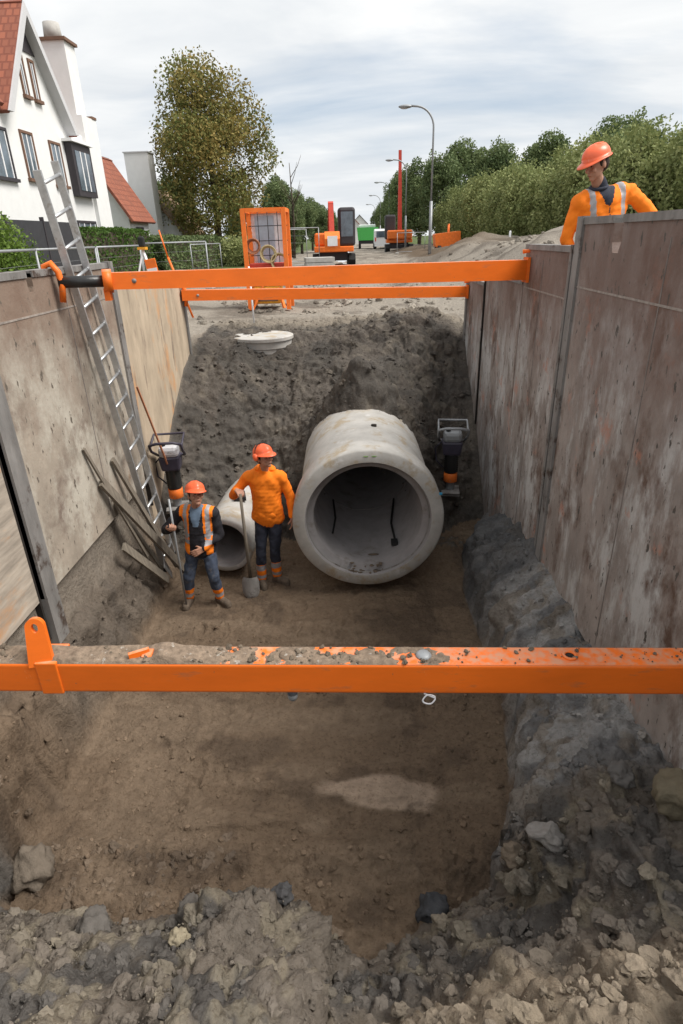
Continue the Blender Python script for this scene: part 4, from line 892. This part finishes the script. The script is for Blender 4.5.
# ------------------------------------------------------------------ foliage
def leaves(name, blobs, n, size, mt, parent=None, seed=0, droop=0, shell=.55, box=None, lab=None):
    rg2 = np.random.default_rng(seed); P = []; Tn = []
    if box is not None:
        x0, x1, y0, y1, z0, z1 = box
        P = rg2.uniform(0, 1, (n, 3)); f = rg2.integers(0, 4, n)
        P[f == 0, 0] = rg2.random((f == 0).sum())**3*.2; P[f == 1, 1] = rg2.random((f == 1).sum())**3*.2; P[f == 2, 2] = 1-rg2.random((f == 2).sum())**3*.15; P[f == 3, 0] = 1-rg2.random((f == 3).sum())**3*.2
        P = P*np.array((x1-x0, y1-y0, z1-z0))+np.array((x0, y0, z0))
        P += (fbm(P[:, 1][None], P[:, 2][None], 1.3, 3, seed)[0][:, None]-.5)*np.array((.3, 0, .25))
        Tn = np.clip(fbm(P[:, 1][None], P[:, 2][None]+P[:, 0][None], 2.0, 3, seed+3)[0]*.8+rg2.uniform(-.3, .3, n)+.1, 0, 1)
    else:
        w_ = np.array([bl[3]**2 for bl in blobs]); w_ = w_/w_.sum(); idx = rg2.choice(len(blobs), n, p=w_)
        dv = rg2.normal(size=(n, 3)); dv /= np.linalg.norm(dv, axis=1)[:, None]; rad = shell+(1-shell)*rg2.random(n)**.7
        rad *= .85+.35*rg2.random(n)
        B = np.array([bl[:3] for bl in blobs])[idx]; rr_ = np.array([bl[3] for bl in blobs])[idx]; asp = np.array([bl[4] if len(bl) > 4 else 1 for bl in blobs])[idx]
        P = B+dv*(rr_*rad)[:, None]*np.stack([np.ones(n), np.ones(n), asp], 1)
        bt = np.random.default_rng(seed+5).uniform(0, 1, len(blobs))[idx]
        Tn = np.clip(.5*bt+rg2.uniform(-.1, .6, n), 0, 1)
    s = size*rg2.uniform(.6, 1.4, n)
    a = rg2.normal(size=(n, 3)); a /= np.linalg.norm(a, axis=1)[:, None]; c = rg2.normal(size=(n, 3)); c[:, 2] -= droop; c -= a*(a*c).sum(1)[:, None]; c /= np.linalg.norm(c, axis=1)[:, None]
    el = 1+droop
    V = np.stack([P-c*s[:, None]*el, P+a*s[:, None]*.6, P+c*s[:, None]*el, P-a*s[:, None]*.6], 1).reshape(-1, 3)
    me = bpy.data.meshes.new(name); me.vertices.add(4*n); me.vertices.foreach_set('co', V.astype(np.float32).ravel()); me.loops.add(4*n); me.loops.foreach_set('vertex_index', np.arange(4*n, dtype=np.int32))
    me.polygons.add(n); me.polygons.foreach_set('loop_start', np.arange(0, 4*n, 4, dtype=np.int32)); me.update(calc_edges=True); setcol(me, np.repeat(np.stack([Tn]*3, 1), 4, 0))
    return link(name, me, mt, parent)
def make_tree(label, h, cw, ch, mt, n=7000, size=.13, nb=26, seed=0, group=None, trunk=.2, zc=.58, name='tree', asp=1, loose=1.0):
    rr2 = random.Random(seed); t = empty(name); tag(t, label, 'tree', group)
    blobs = []; c0 = h-ch/2
    for k in range(nb):
        for _ in range(60):
            x, y, z = rr2.uniform(-1, 1), rr2.uniform(-1, 1), rr2.uniform(-1, 1); q = x*x+y*y+z*z
            if .25 < q < 1: break
        f = 1-.25*max(0, z); r = cw*.5*rr2.uniform(.20, .36)
        blobs.append((x*(cw/2-r)*f*1.05, y*(cw/2-r)*f*1.05, c0+z*(ch/2-r*.8), r, rr2.uniform(.8, 1.25)*asp))
    b = MB(); b.tube([(0, 0, 0), (.05*h*.1, 0, h*.25), (0, .03*h*.1, h*.5), (0, 0, h*.86)], [trunk, trunk*.8, trunk*.55, trunk*.1], 9)
    for bl in blobs[:14]:
        z0 = min(h*.75, max(h*.18, bl[2]-h*.16)); b.tube([(0, 0, z0), (bl[0]*.5, bl[1]*.5, (z0+bl[2])/2+.02*h), bl[:3]], [trunk*.32, trunk*.2, trunk*.07], 6)
    b.build('trunk', M['bark'], t); leaves('crown', blobs, n, size, mt, t, seed); return t
def place(t, x, y, z=None, rz=0, s=1, sz=None):
    t.location = (x, y, GZ if z is None else z); t.rotation_euler = (0, 0, rz); t.scale = (s, s, sz or s); return t
big = make_tree('big autumn tree with brown-green leaves standing behind the left hedge', 11.6, 8.8, 11.2, M['leafA'], 36000, .088, 64, 5, trunk=.26)
place(big, -9.0, 42)
# right hand willow row and taller trees behind
wprot = [make_tree('w', 5.6, 4.4, 5.2, M['leafW'], 17000, .075, 50, 30+i, trunk=.14, asp=1.5, name='willow') for i in range(3)]
dprot = [make_tree('d', 9.0, 5.0, 7.6, M['leafD'], 15000, .10, 60, 40+i, trunk=.22, name='broadleaf_tree') for i in range(3)]
def used_copy(pr, used, i):
    k = i % len(pr)
    if k not in used: used.add(k); return pr[k]
    return copy_tree(pr[k])
uw, ud = set(), set(); i = 0
for Yv in (21, 23, 25, 27.5, 30, 32.5, 35.5, 39, 43, 47, 51.5, 57):
    t = used_copy(wprot, uw, i); place(t, 11.6-.06*Yv+(Yv > 40)*.3+random.uniform(-.25, .25)+(Yv < 24)*1.0, Yv, GZ-.35, i*2.1, random.uniform(.90, .98)*(1 if Yv < 40 else 1.06))
    tag(t, 'bushy olive-green willow in the row along the right of the street', 'tree', 'willow row on the right of the street'); i += 1
i = 0
for (xx, yy, s) in ((17.5, 27, .72), (22, 33, .80), (16, 33, .74), (13.5, 36, .76), (17, 42, .90), (12.5, 45, .88), (21, 41, .88), (10.5, 52, .95), (26, 38, .8), (14.5, 56, 1.0), (7.6, 60, .98), (10.5, 66, 1.15), (6.9, 72, 1.1), (6.3, 86, 1.1), (6.0, 100, 1.1), (5.9, 118, 1.05), (5.8, 140, 1.0), (5.8, 170, 1.0), (30, 46, 1.0), (19, 50, 1.1)):
    t = used_copy(dprot, ud, i); place(t, xx, yy, GZ-.4, i*1.7, s)
    tag(t, 'dark green broadleaf tree in the wood on the right behind the willow row', 'tree', 'taller trees behind the willow row'); i += 1
t = copy_tree(dprot[1]); place(t, 15.6, 22, GZ, 1.0, .66); tag(t, 'tall dark tree at the right edge above the worker in the jacket', 'tree')
for k, (xx, yy, s) in enumerate(((-6.0, 57, .74), (-3.4, 66, .52), (-7.2, 60, .78), (-5.4, 63, .70), (-4.2, 70, .60), (-5.5, 80, .7), (-3.6, 88, .62), (-4.2, 110, .6), (-3.5, 130, .6), (-10, 56, .7), (-14, 52, .75), (-3.2, 160, .6), (-5.2, 52, .5), (-18, 60, .8))):
    t = copy_tree(dprot[k % 3]); place(t, xx, yy, GZ-.2, k*2.3, s); tag(t, 'dark green tree far along the left side of the street', 'tree', 'trees far along the left of the street')
def dup_last(): pass
bare = empty('bare_tree'); b = MB(); b.tube([(0, 0, 0), (.1, 0, 3), (0, 0, 6.5)], [.12, .08, .02], 7)
for k in range(16):
    a = random.uniform(0, 6.28); z0 = random.uniform(2, 5.6); b.tube([(0, 0, z0), (cos(a)*.6, sin(a)*.6, z0+.8), (cos(a)*.9, sin(a)*.9, z0+1.5)], [.03, .02, .008], 5)
b.build('trunk', M['bark'], bare); place(bare, -4.9, 50); tag(bare, 'thin bare tree right of the big autumn tree', 'tree')
def hedge(label, x0, x1, y0, y1, z0, z1, n, mt='leafH', size=.05, seed=0):
    t = empty('hedge', ((x0+x1)/2, (y0+y1)/2, z0)); tag(t, label, 'hedge'); inv = Matrix.Translation(-t.location)
    o = MB().bb(x0+.1, x1-.1, y0+.1, y1-.1, z0, z1-.12).build('branches', M['bark'], t); o.data.transform(inv)
    o = leaves('foliage', None, n, size, M[mt], t, seed, box=(x0, x1, y0, y1, z0, z1)); o.data.transform(inv); return t
hedge('clipped green hedge in front of the white house behind the fence', -9.6, -8.7, 17.8, 27.5, GZ, .52, 16000, seed=3)
hedge('lower dark hedge running on towards the big autumn tree', -9.4, -8.4, 28.0, 41, GZ, .25, 12000, 'leafD', .07, seed=4)
t = empty('clipped_shrub', (-9.0, 43.5, GZ)); tag(t, 'rounded green bush at the far end of the hedges', 'bush'); leaves('foliage', [(x, y, .8, .9) for x in (-.7, 0, .8) for y in (-.5, .5)], 4000, .08, M['leafW'], t, 9); MB().tube([(0, 0, 0), (0, 0, .9)], .08).build('stem', M['bark'], t); t.location = (-7.2, 40, GZ)
t = empty('conifer', (-6.45, 11.3, GZ)); tag(t, 'bright green conifer at the far left edge behind the fence', 'conifer')
leaves('foliage', [(0, 0, 1.55, .45, 1.1), (.1, .1, .8, .62, 1.1), (-.25, .1, 1.0, .6, 1.1), (0, .5, 1.1, .55, 1.2), (-.5, -.4, 1.2, .55, 1.3), (.2, -.1, .3, .6), (-.6, .4, 1.5, .55)], 16000, .03, M['leafY'], t, 12, shell=.75); MB().tube([(0, 0, 0), (0, 0, 1.6)], [.08, .04]).build('trunk', M['bark'], t)
# ------------------------------------------------------------------ houses
def uv_roof(name, quad, mt, parent, inv, th=.12):
    a, b_, c, d = [Vector(p) for p in quad]; n = (b_-a).cross(d-a).normalized()
    if n.z < 0: n = -n
    me = bpy.data.meshes.new(name); vs = [a, b_, c, d]; lo = [p-n*th for p in vs]
    me.from_pydata([tuple(p) for p in vs+lo], [], [(0, 1, 2, 3), (7, 6, 5, 4), (0, 4, 5, 1), (1, 5, 6, 2), (2, 6, 7, 3), (3, 7, 4, 0)])
    uvl = me.uv_layers.new(name='UVMap'); u = (b_-a).normalized(); v = n.cross(u)
    for p in me.polygons:
        for li in p.loop_indices: co = me.vertices[me.loops[li].vertex_index].co; uvl.data[li].uv = ((co-a).dot(u), (co-a).dot(v))
    bm = bmesh.new(); bm.from_mesh(me); bmesh.ops.recalc_face_normals(bm, faces=bm.faces); bm.to_mesh(me); bm.free()
    me.transform(inv); return link(name, me, mt, parent)
XF = -11.0
h1 = empty('house', (-13.5, 24, GZ)); tag(h1, 'white rendered house with orange tiled roof, gable and tall chimney on the left', 'house'); inv = Matrix.Translation(-h1.location)
def hp(n, mb, m, par=None): o = mb.build(n, m, par or h1); o.data.transform(inv); return o
hp('wall', MB().bb(-18.5, XF, 14.0, 28.0, GZ-.2, 4.0).prism([(21.7, 4.0), (26.4, 4.0), (24.1, 7.0)], 'x', -14.5, XF), M['wall'])
uv_roof('roof', [(-10.75, 13.8, 4.02), (-10.75, 21.45, 4.02), (-14.75, 21.45, 8.6), (-14.75, 13.8, 8.6)], M['tiles'], h1, inv)
uv_roof('gable_roof', [(-10.7, 21.45, 3.85), (-15, 21.45, 3.85), (-15, 24.0, 7.25), (-10.7, 24.0, 7.25)], M['tiles'], h1, inv)
uv_roof('gable_roof', [(-10.7, 26.5, 3.85), (-15, 26.5, 3.85), (-15, 24.0, 7.25), (-10.7, 24.0, 7.25)], M['tiles'], h1, inv)
hp('verge_board', MB().prism([(24.0, 7.21), (26.5, 3.82), (26.22, 3.82), (24.0, 6.85)], 'x', -11.0, -10.64), M['wallg'])
hp('verge_board', MB().prism([(24.0, 7.21), (21.47, 3.84), (21.75, 3.84), (24.0, 6.85)], 'x', -11.0, -10.64), M['wallg'])
hp('gable_cladding', MB().prism([(24.1, 6.85), (23.45, 5.9), (24.75, 5.9)], 'x', -11.0, -10.96), M['darkframe'])
ch = hp('chimney', MB().bb(-12.1, -10.85, 27.6, 29.0, GZ, 4.7).bb(-12.05, -11.05, 27.65, 28.6, 4.65, 7.1), M['wall'])
hp('chimney_cap', MB().bb(-12.15, -10.95, 27.55, 28.7, 7.1, 7.2), M['brown'], ch)
hp('chimney_pot', MB().tube([(-11.6, 28.1, 7.2), (-11.6, 28.1, 7.75)], [.34, .30], 12), M['concrete'], ch)
hp('shoulder_coping', MB().bb(-12.1, -10.82, 28.61, 29.05, 4.71, 4.8), M['brown'], ch)
def window(y0, y1, z0, z1, fr='brown', mull=1, sill=True, x=XF):
    f = hp('window', MB().bb(x-.02, x+.05, y0, y1, z1-.08, z1).bb(x-.02, x+.05, y0, y0+.08, z0, z1-.082).bb(x-.02, x+.05, y1-.08, y1, z0, z1-.082), M[fr])
    hp('pane', MB().bb(x-.02, x+.012, y0+.08, y1-.08, z0, z1-.08), M['glass'], f)
    b = MB(); 
    for k in range(1, mull+1): yy = y0+(y1-y0)*k/(mull+1); b.bb(x, x+.035, yy-.03, yy+.03, z0+.02, z1-.1)
    b.bb(x, x+.033, y0+.1, y0+.15, z0+.02, z1-.1).bb(x, x+.033, y1-.15, y1-.1, z0+.02, z1-.1)
    hp('mullion', b, M['wht'], f)
    if sill: hp('sill', MB().bb(x-.02, x+.12, y0-.05, y1+.05, z0-.10, z0-.002), M[fr], f)
window(22.45, 23.30, 2.1, 3.5); window(24.45, 25.35, 2.05, 3.45); window(23.35, 23.75, 4.6, 5.75, mull=0); window(24.1, 24.5, 4.6, 5.75, mull=0)
window(19.9, 21.6, 2.0, 3.4, 'darkframe', 2)
window(22.4, 24.3, -.8, .75, 'darkframe', 2, False); window(19.6, 21.4, -.8, .8, 'darkframe', 2, False)
by = hp('bay_box', MB().bb(-11.0, -10.72, 25.75, 27.5, 1.75, 3.55, bev=.01), M['darkframe'])
hp('pane', MB().bb(-10.73, -10.70, 25.95, 27.3, 1.95, 3.3), M['glass'], by); hp('mullion', MB().bb(-10.72, -10.685, 26.35, 26.43, 1.95, 3.3).bb(-10.72, -10.685, 26.8, 26.88, 1.95, 3.3), M['wht'], by)
hp('flat_roof', MB().bb(-11.0, -10.6, 25.6, 27.6, 3.56, 3.66), M['wht'], by)
window(25.6, 27.4, -.8, .9, 'darkframe', 2, False)
def simple_house(label, x0, x1, y0, y1, ze, zr, roofm, ridge='y', wallm='wall', seed=0, wins=()):
    t = empty('house', ((x0+x1)/2, (y0+y1)/2, GZ)); tag(t, label, 'house'); iv = Matrix.Translation(-t.location)
    xm, ym = (x0+x1)/2, (y0+y1)/2; b = MB().bb(x0, x1, y0, y1, GZ-.2, ze)
    if ridge == 'y': b.prism([(x0, ze), (x1, ze), (xm, zr-.1)], 'y', y0, y1)
    else: b.prism([(y0, ze), (y1, ze), (ym, zr-.1)], 'x', x0, x1)
    o = b.build('wall', M[wallm], t); o.data.transform(iv); e = .35; sl2 = (zr-ze)/((x1-x0)/2 if ridge == 'y' else (y1-y0)/2)
    if ridge == 'y':
        for sx, xe in ((-1, x0), (1, x1)): uv_roof('roof', [(xe+sx*e, y0-e, ze-e*sl2), (xe+sx*e, y1+e, ze-e*sl2), (xm, y1+e, zr), (xm, y0-e, zr)], M[roofm], t, iv)
    else:
        for sx, ye in ((-1, y0), (1, y1)): uv_roof('roof', [(x0-e, ye+sx*e, ze-e*sl2), (x1+e, ye+sx*e, ze-e*sl2), (x1+e, ym, zr), (x0-e, ym, zr)], M[roofm], t, iv)
    for (xa, ya, za, wy, wz) in wins:
        f = MB().bb(xa-.05, xa+.04, ya, ya+wy, za, za+wz).build('window', M['darkframe'], t); f.data.transform(iv); g2 = MB().bb(xa, xa+.05, ya+.1, ya+wy-.1, za+.1, za+wz-.1).build('pane', M['glass'], f); g2.data.transform(iv)
    return t
simple_house('low white house with orange-red tiled roof beyond the tall chimney', -15.0, -11.7, 33.6, 36.6, 1.6, 4.2, 'tiles', 'y', wins=[(-11.7, 34.4, -.3, 1.2, 1.1)])
simple_house('house with dark slate roof behind the red-roofed house', -18, -13.6, 38.4, 43, 1.9, 5.0, 'slate', 'y', wins=[(-13.6, 40, 0, 1.5, 1.3)])
o = MB().bb(-13.5, -12.1, 39.6, 40.7, GZ, 4.8).build('chimney_wall', M['wall']); tag(o, 'plain white slab-like chimney tower beyond the slate roof', 'chimney'); MB().bb(-13.55, -12.05, 39.55, 40.75, 4.8, 4.86).build('coping', M['wallg'], o)
simple_house('brown thatched-roof house beside the big autumn tree', -15.2, -11.2, 41.5, 46.5, .9, 3.2, 'thatch', 'y', wins=[(-11.2, 43, -.6, 1.6, 1.2)])
t = empty('garden_screen', (-8.0, 13.9, GZ)); tag(t, 'anthracite garden screen panels below the white house', 'screen')
for k in range(3):
    o = MB().bb(-.03, .03, k*1.9-2.2, k*1.9-2.2+1.86, .1, 2.05).build('panel', M['panelk'], t); MB().bb(-.05, .05, k*1.9-2.26, k*1.9-2.2, 0, 2.15).build('post', M['darkframe'], t)
t.location = (-8.6, 16.2, GZ)
# ------------------------------------------------------------------ temporary fences
def fence(label, p0, p1, h=2.0, foot=True, rot=None):
    p0, p1 = Vector(p0), Vector(p1); t = empty('site_fence', p0); tag(t, label, 'fence', 'temporary galvanised fence panels'); d = p1-p0; u = d.normalized()
    b = MB().tube([(0, 0, 0), (0, 0, h)], .022, 8).tube([d, d+V3(0, 0, h)], .022, 8).tube([(0, 0, h), d+V3(0, 0, h)], .022, 8).tube([V3(0, 0, .15), d+V3(0, 0, .15)], .018, 8); b.build('frame', M['galv'], t)
    b = MB(); n = max(4, int(d.length/.09))
    for k in range(1, n): q = d*(k/n); b.bar(q+V3(0, 0, .15), q+V3(0, 0, h), .007, .007)
    for k in range(1, 5): z = .15+(h-.15)*k/5; b.bar(V3(0, 0, z), d+V3(0, 0, z), .004, .004, up=(0, 0, 1))
    o = b.build('wire_mesh', M['galv'], t)
    for q in (V3(0, 0, .06), d+V3(0, 0, .06)): MB().box(q, (.22, .5, .12), bev=.02).build('foot_block', M['concrete'], t)
    return t
fence('fence panel at the far left before the conifer', (-5.2, 8.2, GZ+.02), (-5.75, 11.4, GZ+.02), 1.35)
fence('fence panel behind the ladder top', (-5.8, 11.5, GZ+.02), (-6.1, 14.9, GZ+.02), 1.35)
fence('fence panel between the ladder and the survey tripod', (-6.1, 15.0, GZ+.02), (-6.2, 18.3, GZ+.02), 1.35)
fence('fence panel turned across, behind the survey tripod', (-6.2, 18.4, GZ+.02), (-4.6, 19.6, GZ+.02), 1.4)
fence('far fence panel near the end of the dark hedge', (-7.0, 27, GZ+.02), (-6.6, 31, GZ+.02), 1.3)
t = empty('survey_tripod', (-4.35, 13.0, GZ)); tag(t, 'surveyor tripod standing between the fence and the barrier boards', 'tripod')
for a in (90, 210, 330): MB().bar((cos(radians(a))*.45, sin(radians(a))*.45, 0), (0, 0, 1.3), .05, .03).build('leg', M['wht'], t)
MB().box((0, 0, 1.33), (.16, .16, .05)).build('head_plate', M['yellow'], t); MB().box((0, 0, 1.45), (.12, .12, .2), bev=.03).build('level', M['rub'], t)
def board(label, x, y, h, tilt, wd=.22):
    t = empty('barrier_board', (x, y, GZ)); t.rotation_euler = (0, radians(tilt), 0); tag(t, label, 'barrier board', 'leaning orange boards')
    MB().box((0, 0, h/2), (wd, .03, h), bev=.008).build('board', M['orange'], t); MB().box((0, -.019, h*.8), (wd*.9, .006, h*.10)).build('reflective_stripe', M['wht'], t); return t
board('orange leaning board behind the strut left of the hose rack', -3.95, 12.6, 1.15, -8)
o = MB().tube([(-3.3, 12.3, -1.4), (-3.62, 12.2, -.25)], .022, 8).tube([(-3.62, 12.2, -.25), (-3.72, 12.2, .22)], .014, 8).build('marker_stake', M['orange']); tag(o, 'slanting orange marker stake beside the orange board', 'stake')
# ------------------------------------------------------------------ hose rack
rk = empty('hose_rack', (-1.97, 14.2, GZ)); tag(rk, 'orange framed upright rack hung with coiled hoses, standing on the street', 'hose rack')
W2, D2, H2 = .43, .36, 2.02
for sx in (-1, 1):
    for sy in (-1, 1): MB().bar((sx*W2, sy*D2, 0), (sx*W2, sy*D2, H2), .09, .09, up=(0, 1, 0)).build('post', M['orangefar'], rk)
b = MB()
for z in (H2-.03, .75):
    for sy in (-1, 1): b.bar((-W2+.05, sy*D2, z), (W2-.05, sy*D2, z), .075, .08)
    for sx in (-1, 1): b.bar((sx*W2, -D2+.05, z), (sx*W2, D2-.05, z), .075, .08)
b.build('cross_bar', M['orangefar'], rk)
MB().bb(-.30, .12, .37, .385, .9, 1.9).build('tool_board', mat('grey_blue_board', (.38, .45, .52), .6), rk)
MB().bb(-W2+.05, W2-.05, .40, .41, .8, 2.0).build('back_sheet', mat('pale_sheet', (.80, .82, .84), .7), rk)
b = MB()
for k in range(1, 4): x = -W2+k*2*W2/4; b.tube([(x, D2-.08, .8), (x, D2-.08, 2.0)], .009, 6)
for k in range(1, 4): z = .8+k*.3; b.tube([(-W2, D2-.08, z), (W2, D2-.08, z)], .009, 6)
b.build('grid_bars', M['rub'], rk)
RY = Matrix.Rotation(pi/2, 3, 'X')
for (x, z, r, mm) in ((-.27, 1.30, .15, 'hose2'), (.05, 1.14, .17, 'hose'), (.27, .98, .17, 'hose')):
    b = MB()
    for k in range(4): b.torus((x+random.uniform(-.015, .015), -D2+.02+k*.035, z), r-k*.012, .016, RY, 24, 6)
    b.build('hose_coil', M[mm], rk)
MB().bb(-.42, .42, -.28, .28, .60, .95, bev=.03).build('pump_housing', M['redmast'], rk)
MB().bb(-.34, .25, -.34, .26, .12, .48, bev=.03).build('generator', M['yellow'], rk); MB().bb(-.28, .19, -.36, -.335, .18, .32).build('grille', M['brown'], rk)
MB().bar((.22, -.36, .45), (.34, -.46, .04), .06, .05).build('brace', M['orangefar'], rk); MB().bar((-.12, -.36, .5), (-.36, -.44, .02), .05, .04).build('brace', M['orangefar'], rk)
# ------------------------------------------------------------------ excavators, truck, van
def excavator(label, loc, rz, s, boomup=False):
    t = empty('excavator', loc, rz); t.scale = (s, s, s); tag(t, label, 'excavator')
    for sx in (-1, 1):
        pr = [(-1.4, .35), (-1.25, .7), (1.25, .7), (1.4, .35), (1.2, 0), (-1.2, 0)]; b = MB().prism(pr, 'x', sx*1.15-.22, sx*1.15+.22); b.build('track', M['rub'], t)
    MB().bb(-.9, .9, -1.0, 1.0, .3, .8).build('undercarriage', M['darkframe'], t)
    MB().bb(-1.25, 1.25, -1.6, 1.3, .82, 1.15, bev=.05).build('turntable_deck', M['orangefar'], t)
    MB().bb(-1.2, 1.2, .2, 1.7, 1.16, 1.95, bev=.12).build('engine_cover', M['orangefar'], t)
    cb = MB().box((.85, -.75, 2.25), (1.05, 1.5, 2.2), bev=.16).build('cab', M['darkframe'], t); MB().bb(.48, 1.22, -1.52, -1.49, 1.7, 3.1).build('windscreen', M['glass'], cb); MB().bb(1.235, 1.26, -1.35, -.15, 1.6, 2.65).build('side_window', M['glass'], cb)
    bm_ = MB().bar((-.15, -1.1, 1.2), (-.15, -2.2 if not boomup else -1.5, 3.6 if not boomup else 6.6), .36, .45, .28, .32, up=(1, 0, 0)).build('boom', M['redmast'], t)
    tip = (-.15, -2.2, 3.5) if not boomup else (-.15, -1.5, 6.5)
    ar = MB().bar(tip, (-.15, -3.0, 1.9) if not boomup else (-.15, -1.9, 9.0), .24, .30, up=(1, 0, 0)).build('stick', M['redmast'], t)
    if not boomup:
        MB().prism([(-3.4, 1.0), (-2.6, 1.0), (-2.5, 1.9), (-3.1, 2.0), (-3.5, 1.6)], 'x', -.6, .3).build('bucket', M['orangefar'], t)
        MB().bb(-.45, .15, -3.53, -3.50, 1.2, 1.75).build('white_plate', M['wht'], t)
    MB().tube([(-.15, -1.35, 1.5), (-.15, -1.95, 3.0)], .07, 8).build('hydraulic_ram', M['galv'], t)
    return t
excavator('orange-red excavator with dark glass cab at the left of the street', (-1.35, 36.5, GZ), radians(4), .86)
excavator('distant orange machine with a tall red upright mast', (4.1, 64, GZ), radians(180), .98, True)
def bigbag_machine():
    t = empty('mini_dumper', (6.1, 44, GZ+.15)); tag(t, 'small orange dumper partly hidden behind the earth mounds', 'dumper')
    b = MB()
    pr = [(-.85, .55), (-.95, 1.3), (.75, 1.45), (.8, .6), (.3, .35), (-.5, .35)]; b.prism(pr, 'y', -.7, .7); b.build('skip', M['orangefar'], t)
    for sx in (-1, 1):
        for sy in (-.6, .7): MB().tube([(sx*.62-.12*sx, sy, .3), (sx*.62+.12*sx, sy, .3)], .32, 16).build('wheel', M['rub'], t)
    MB().tube([(.2, .9, .8), (.2, .9, 1.9), (.2, 1.4, 1.9), (.2, 1.4, .8)], .04, 8).build('roll_bar', M['orangefar'], t); MB().box((0, 1.15, .8), (.9, .7, .6), bev=.08).build('engine_box', M['orangefar'], t)
bigbag_machine()
t = empty('skip_truck', (1.35, 84, GZ)); tag(t, 'distant truck with a green load body in the street', 'truck')
MB().prism([(-1.2, 1.0), (-1.35, 2.5), (1.35, 2.5), (1.2, 1.0)], 'y', -1.5, 4).build('load_body', M['green'], t); MB().bb(-1.1, 1.1, -1.2, 5.5, .6, .98).build('chassis', M['darkframe'], t); MB().bb(-1.15, 1.15, 4.1, 5.8, 1.0, 2.9, bev=.1).build('cab', M['wht'], t)
for sx in (-1, 1):
    for y in (-.6, .8, 4.9): MB().tube([(sx*.85, y, .48), (sx*1.15, y, .48)], .48, 16).build('wheel', M['rub'], t)
t = empty('van', (3.0, 78, GZ)); tag(t, 'distant white van beside the green truck', 'van')
MB().prism([(-2.4, .35), (-2.4, 2.0), (-2.2, 2.2), (1.2, 2.2), (1.9, 1.35), (2.4, 1.15), (2.45, .35)], 'x', -.95, .95).build('body', M['wht'], t); MB().bb(-.75, .75, -2.42, -2.405, 1.3, 1.95).build('rear_window', M['glass'], t)
for sx in (-1, 1):
    MB().bb(sx*.85-.06, sx*.85+.06, -2.43, -2.40, .9, 1.3).build('tail_light', M['plastred'], t)
    for y in (-1.6, 1.6): MB().tube([(sx*.8, y, .34), (sx*.98, y, .34)], .34, 16).build('wheel', M['rub'], t)
for k, (x, y, s) in enumerate(((-1.2, 150, 1.0), (.8, 190, 1.3))):
    simple_house('distant pale house at the end of the street, %s' % ('left one' if k == 0 else 'right one'), x-3*s, x+3*s, y, y+8, 1.5*s, 4.5*s, 'tiles' if k == 0 else 'slate', 'y')
# ------------------------------------------------------------------ street lamps
def lamp_proto():
    t = empty('street_lamp'); b = MB(); H3 = 7.75
    b.tube([(0, 0, 0), (0, 0, 3.2)], [.10, .085], 12).tube([(0, 0, 3.2), (0, 0, H3-1.0)]+[(-(1-cos(a))*1.0, 0, H3-1.0+sin(a)*1.0) for a in np.linspace(.15, 1.45, 8)]+[(-1.25, 0, H3+.02)], .052, 10).build('pole', M['galv'], t)
    MB().bar((0, -.09, .5), (0, -.09, 1.1), .14, .02, up=(0, 1, 0)).build('service_door', M['steelD'], t)
    hd = MB().ell((-1.55, 0, H3+.0), (.38, .15, .095)).build('lamp_head', M['galv'], t); MB().ell((-1.6, 0, H3-.05), (.24, .11, .07)).build('lens', M['plasticw'], hd); return t
lp = lamp_proto(); tag(lp, 'nearest tall grey street lamp with a curved arm, right of the street', 'street lamp', 'street lamps along the right side of the street'); lp.location = (4.25, 38, GZ-.05)
for k, (x, y, lb) in enumerate(((4.6, 62, 'second street lamp, its head seen above the red mast'), (4.2, 86, 'third street lamp, left of the red mast'), (4.0, 112, 'fourth street lamp above the white van'), (3.9, 142, 'farthest street lamp above the green truck'))):
    c = copy_tree(lp); c.location = (x, y, GZ-.1); c['label'] = lb
# small posts on the sand mound right
for k, (x, y, lb) in enumerate(((7.0, 30, 'short white marker post on the sand mound'), )):
    o = MB().tube([(0, 0, 0), (0, 0, 1.3)], .05, 8).lathe([(.05, 1.3), (.03, 1.34), (.001, 1.35)], n=8).build('marker_post', M['wht']); o.location = (x, y, GZ+.15); tag(o, lb, 'post')
t = empty('site_fence', (4.4, 33, GZ)); bpy.data.objects.remove(t)
fence('dark mesh fence panel behind the nearest street lamp', (2.9, 47, GZ+.2), (5.0, 48, GZ+.2), 1.4)

def stack(label, x, y, n, sz, mt, cat='kerbstone pallet'):
    t = empty('kerbstone_pallet', (x, y, hz(x, y)), .2); tag(t, label, cat)
    MB().bb(-.6, .6, -.4, .4, .0, .12).build('pallet', M['wood'], t)
    for k in range(n): MB().bb(-.58, .58, -.38, .38, .125+k*sz, .12+(k+1)*sz-.015, bev=.01).build('kerbstone_layer', M[mt], t)
stack('grey stack of concrete kerbs on a pallet between the hose rack and the excavator', -1.55, 26, 3, .2, 'concrete')
fence('mesh fence panel standing far behind the hose rack', (-4.2, 33, GZ+.02), (-2.0, 34, GZ+.02), 1.9)
fence('mesh fence panel left of the excavator', (-5.6, 38, GZ+.02), (-3.0, 38.5, GZ+.02), 1.9)
bpy.data.scenes.remove(TMP)
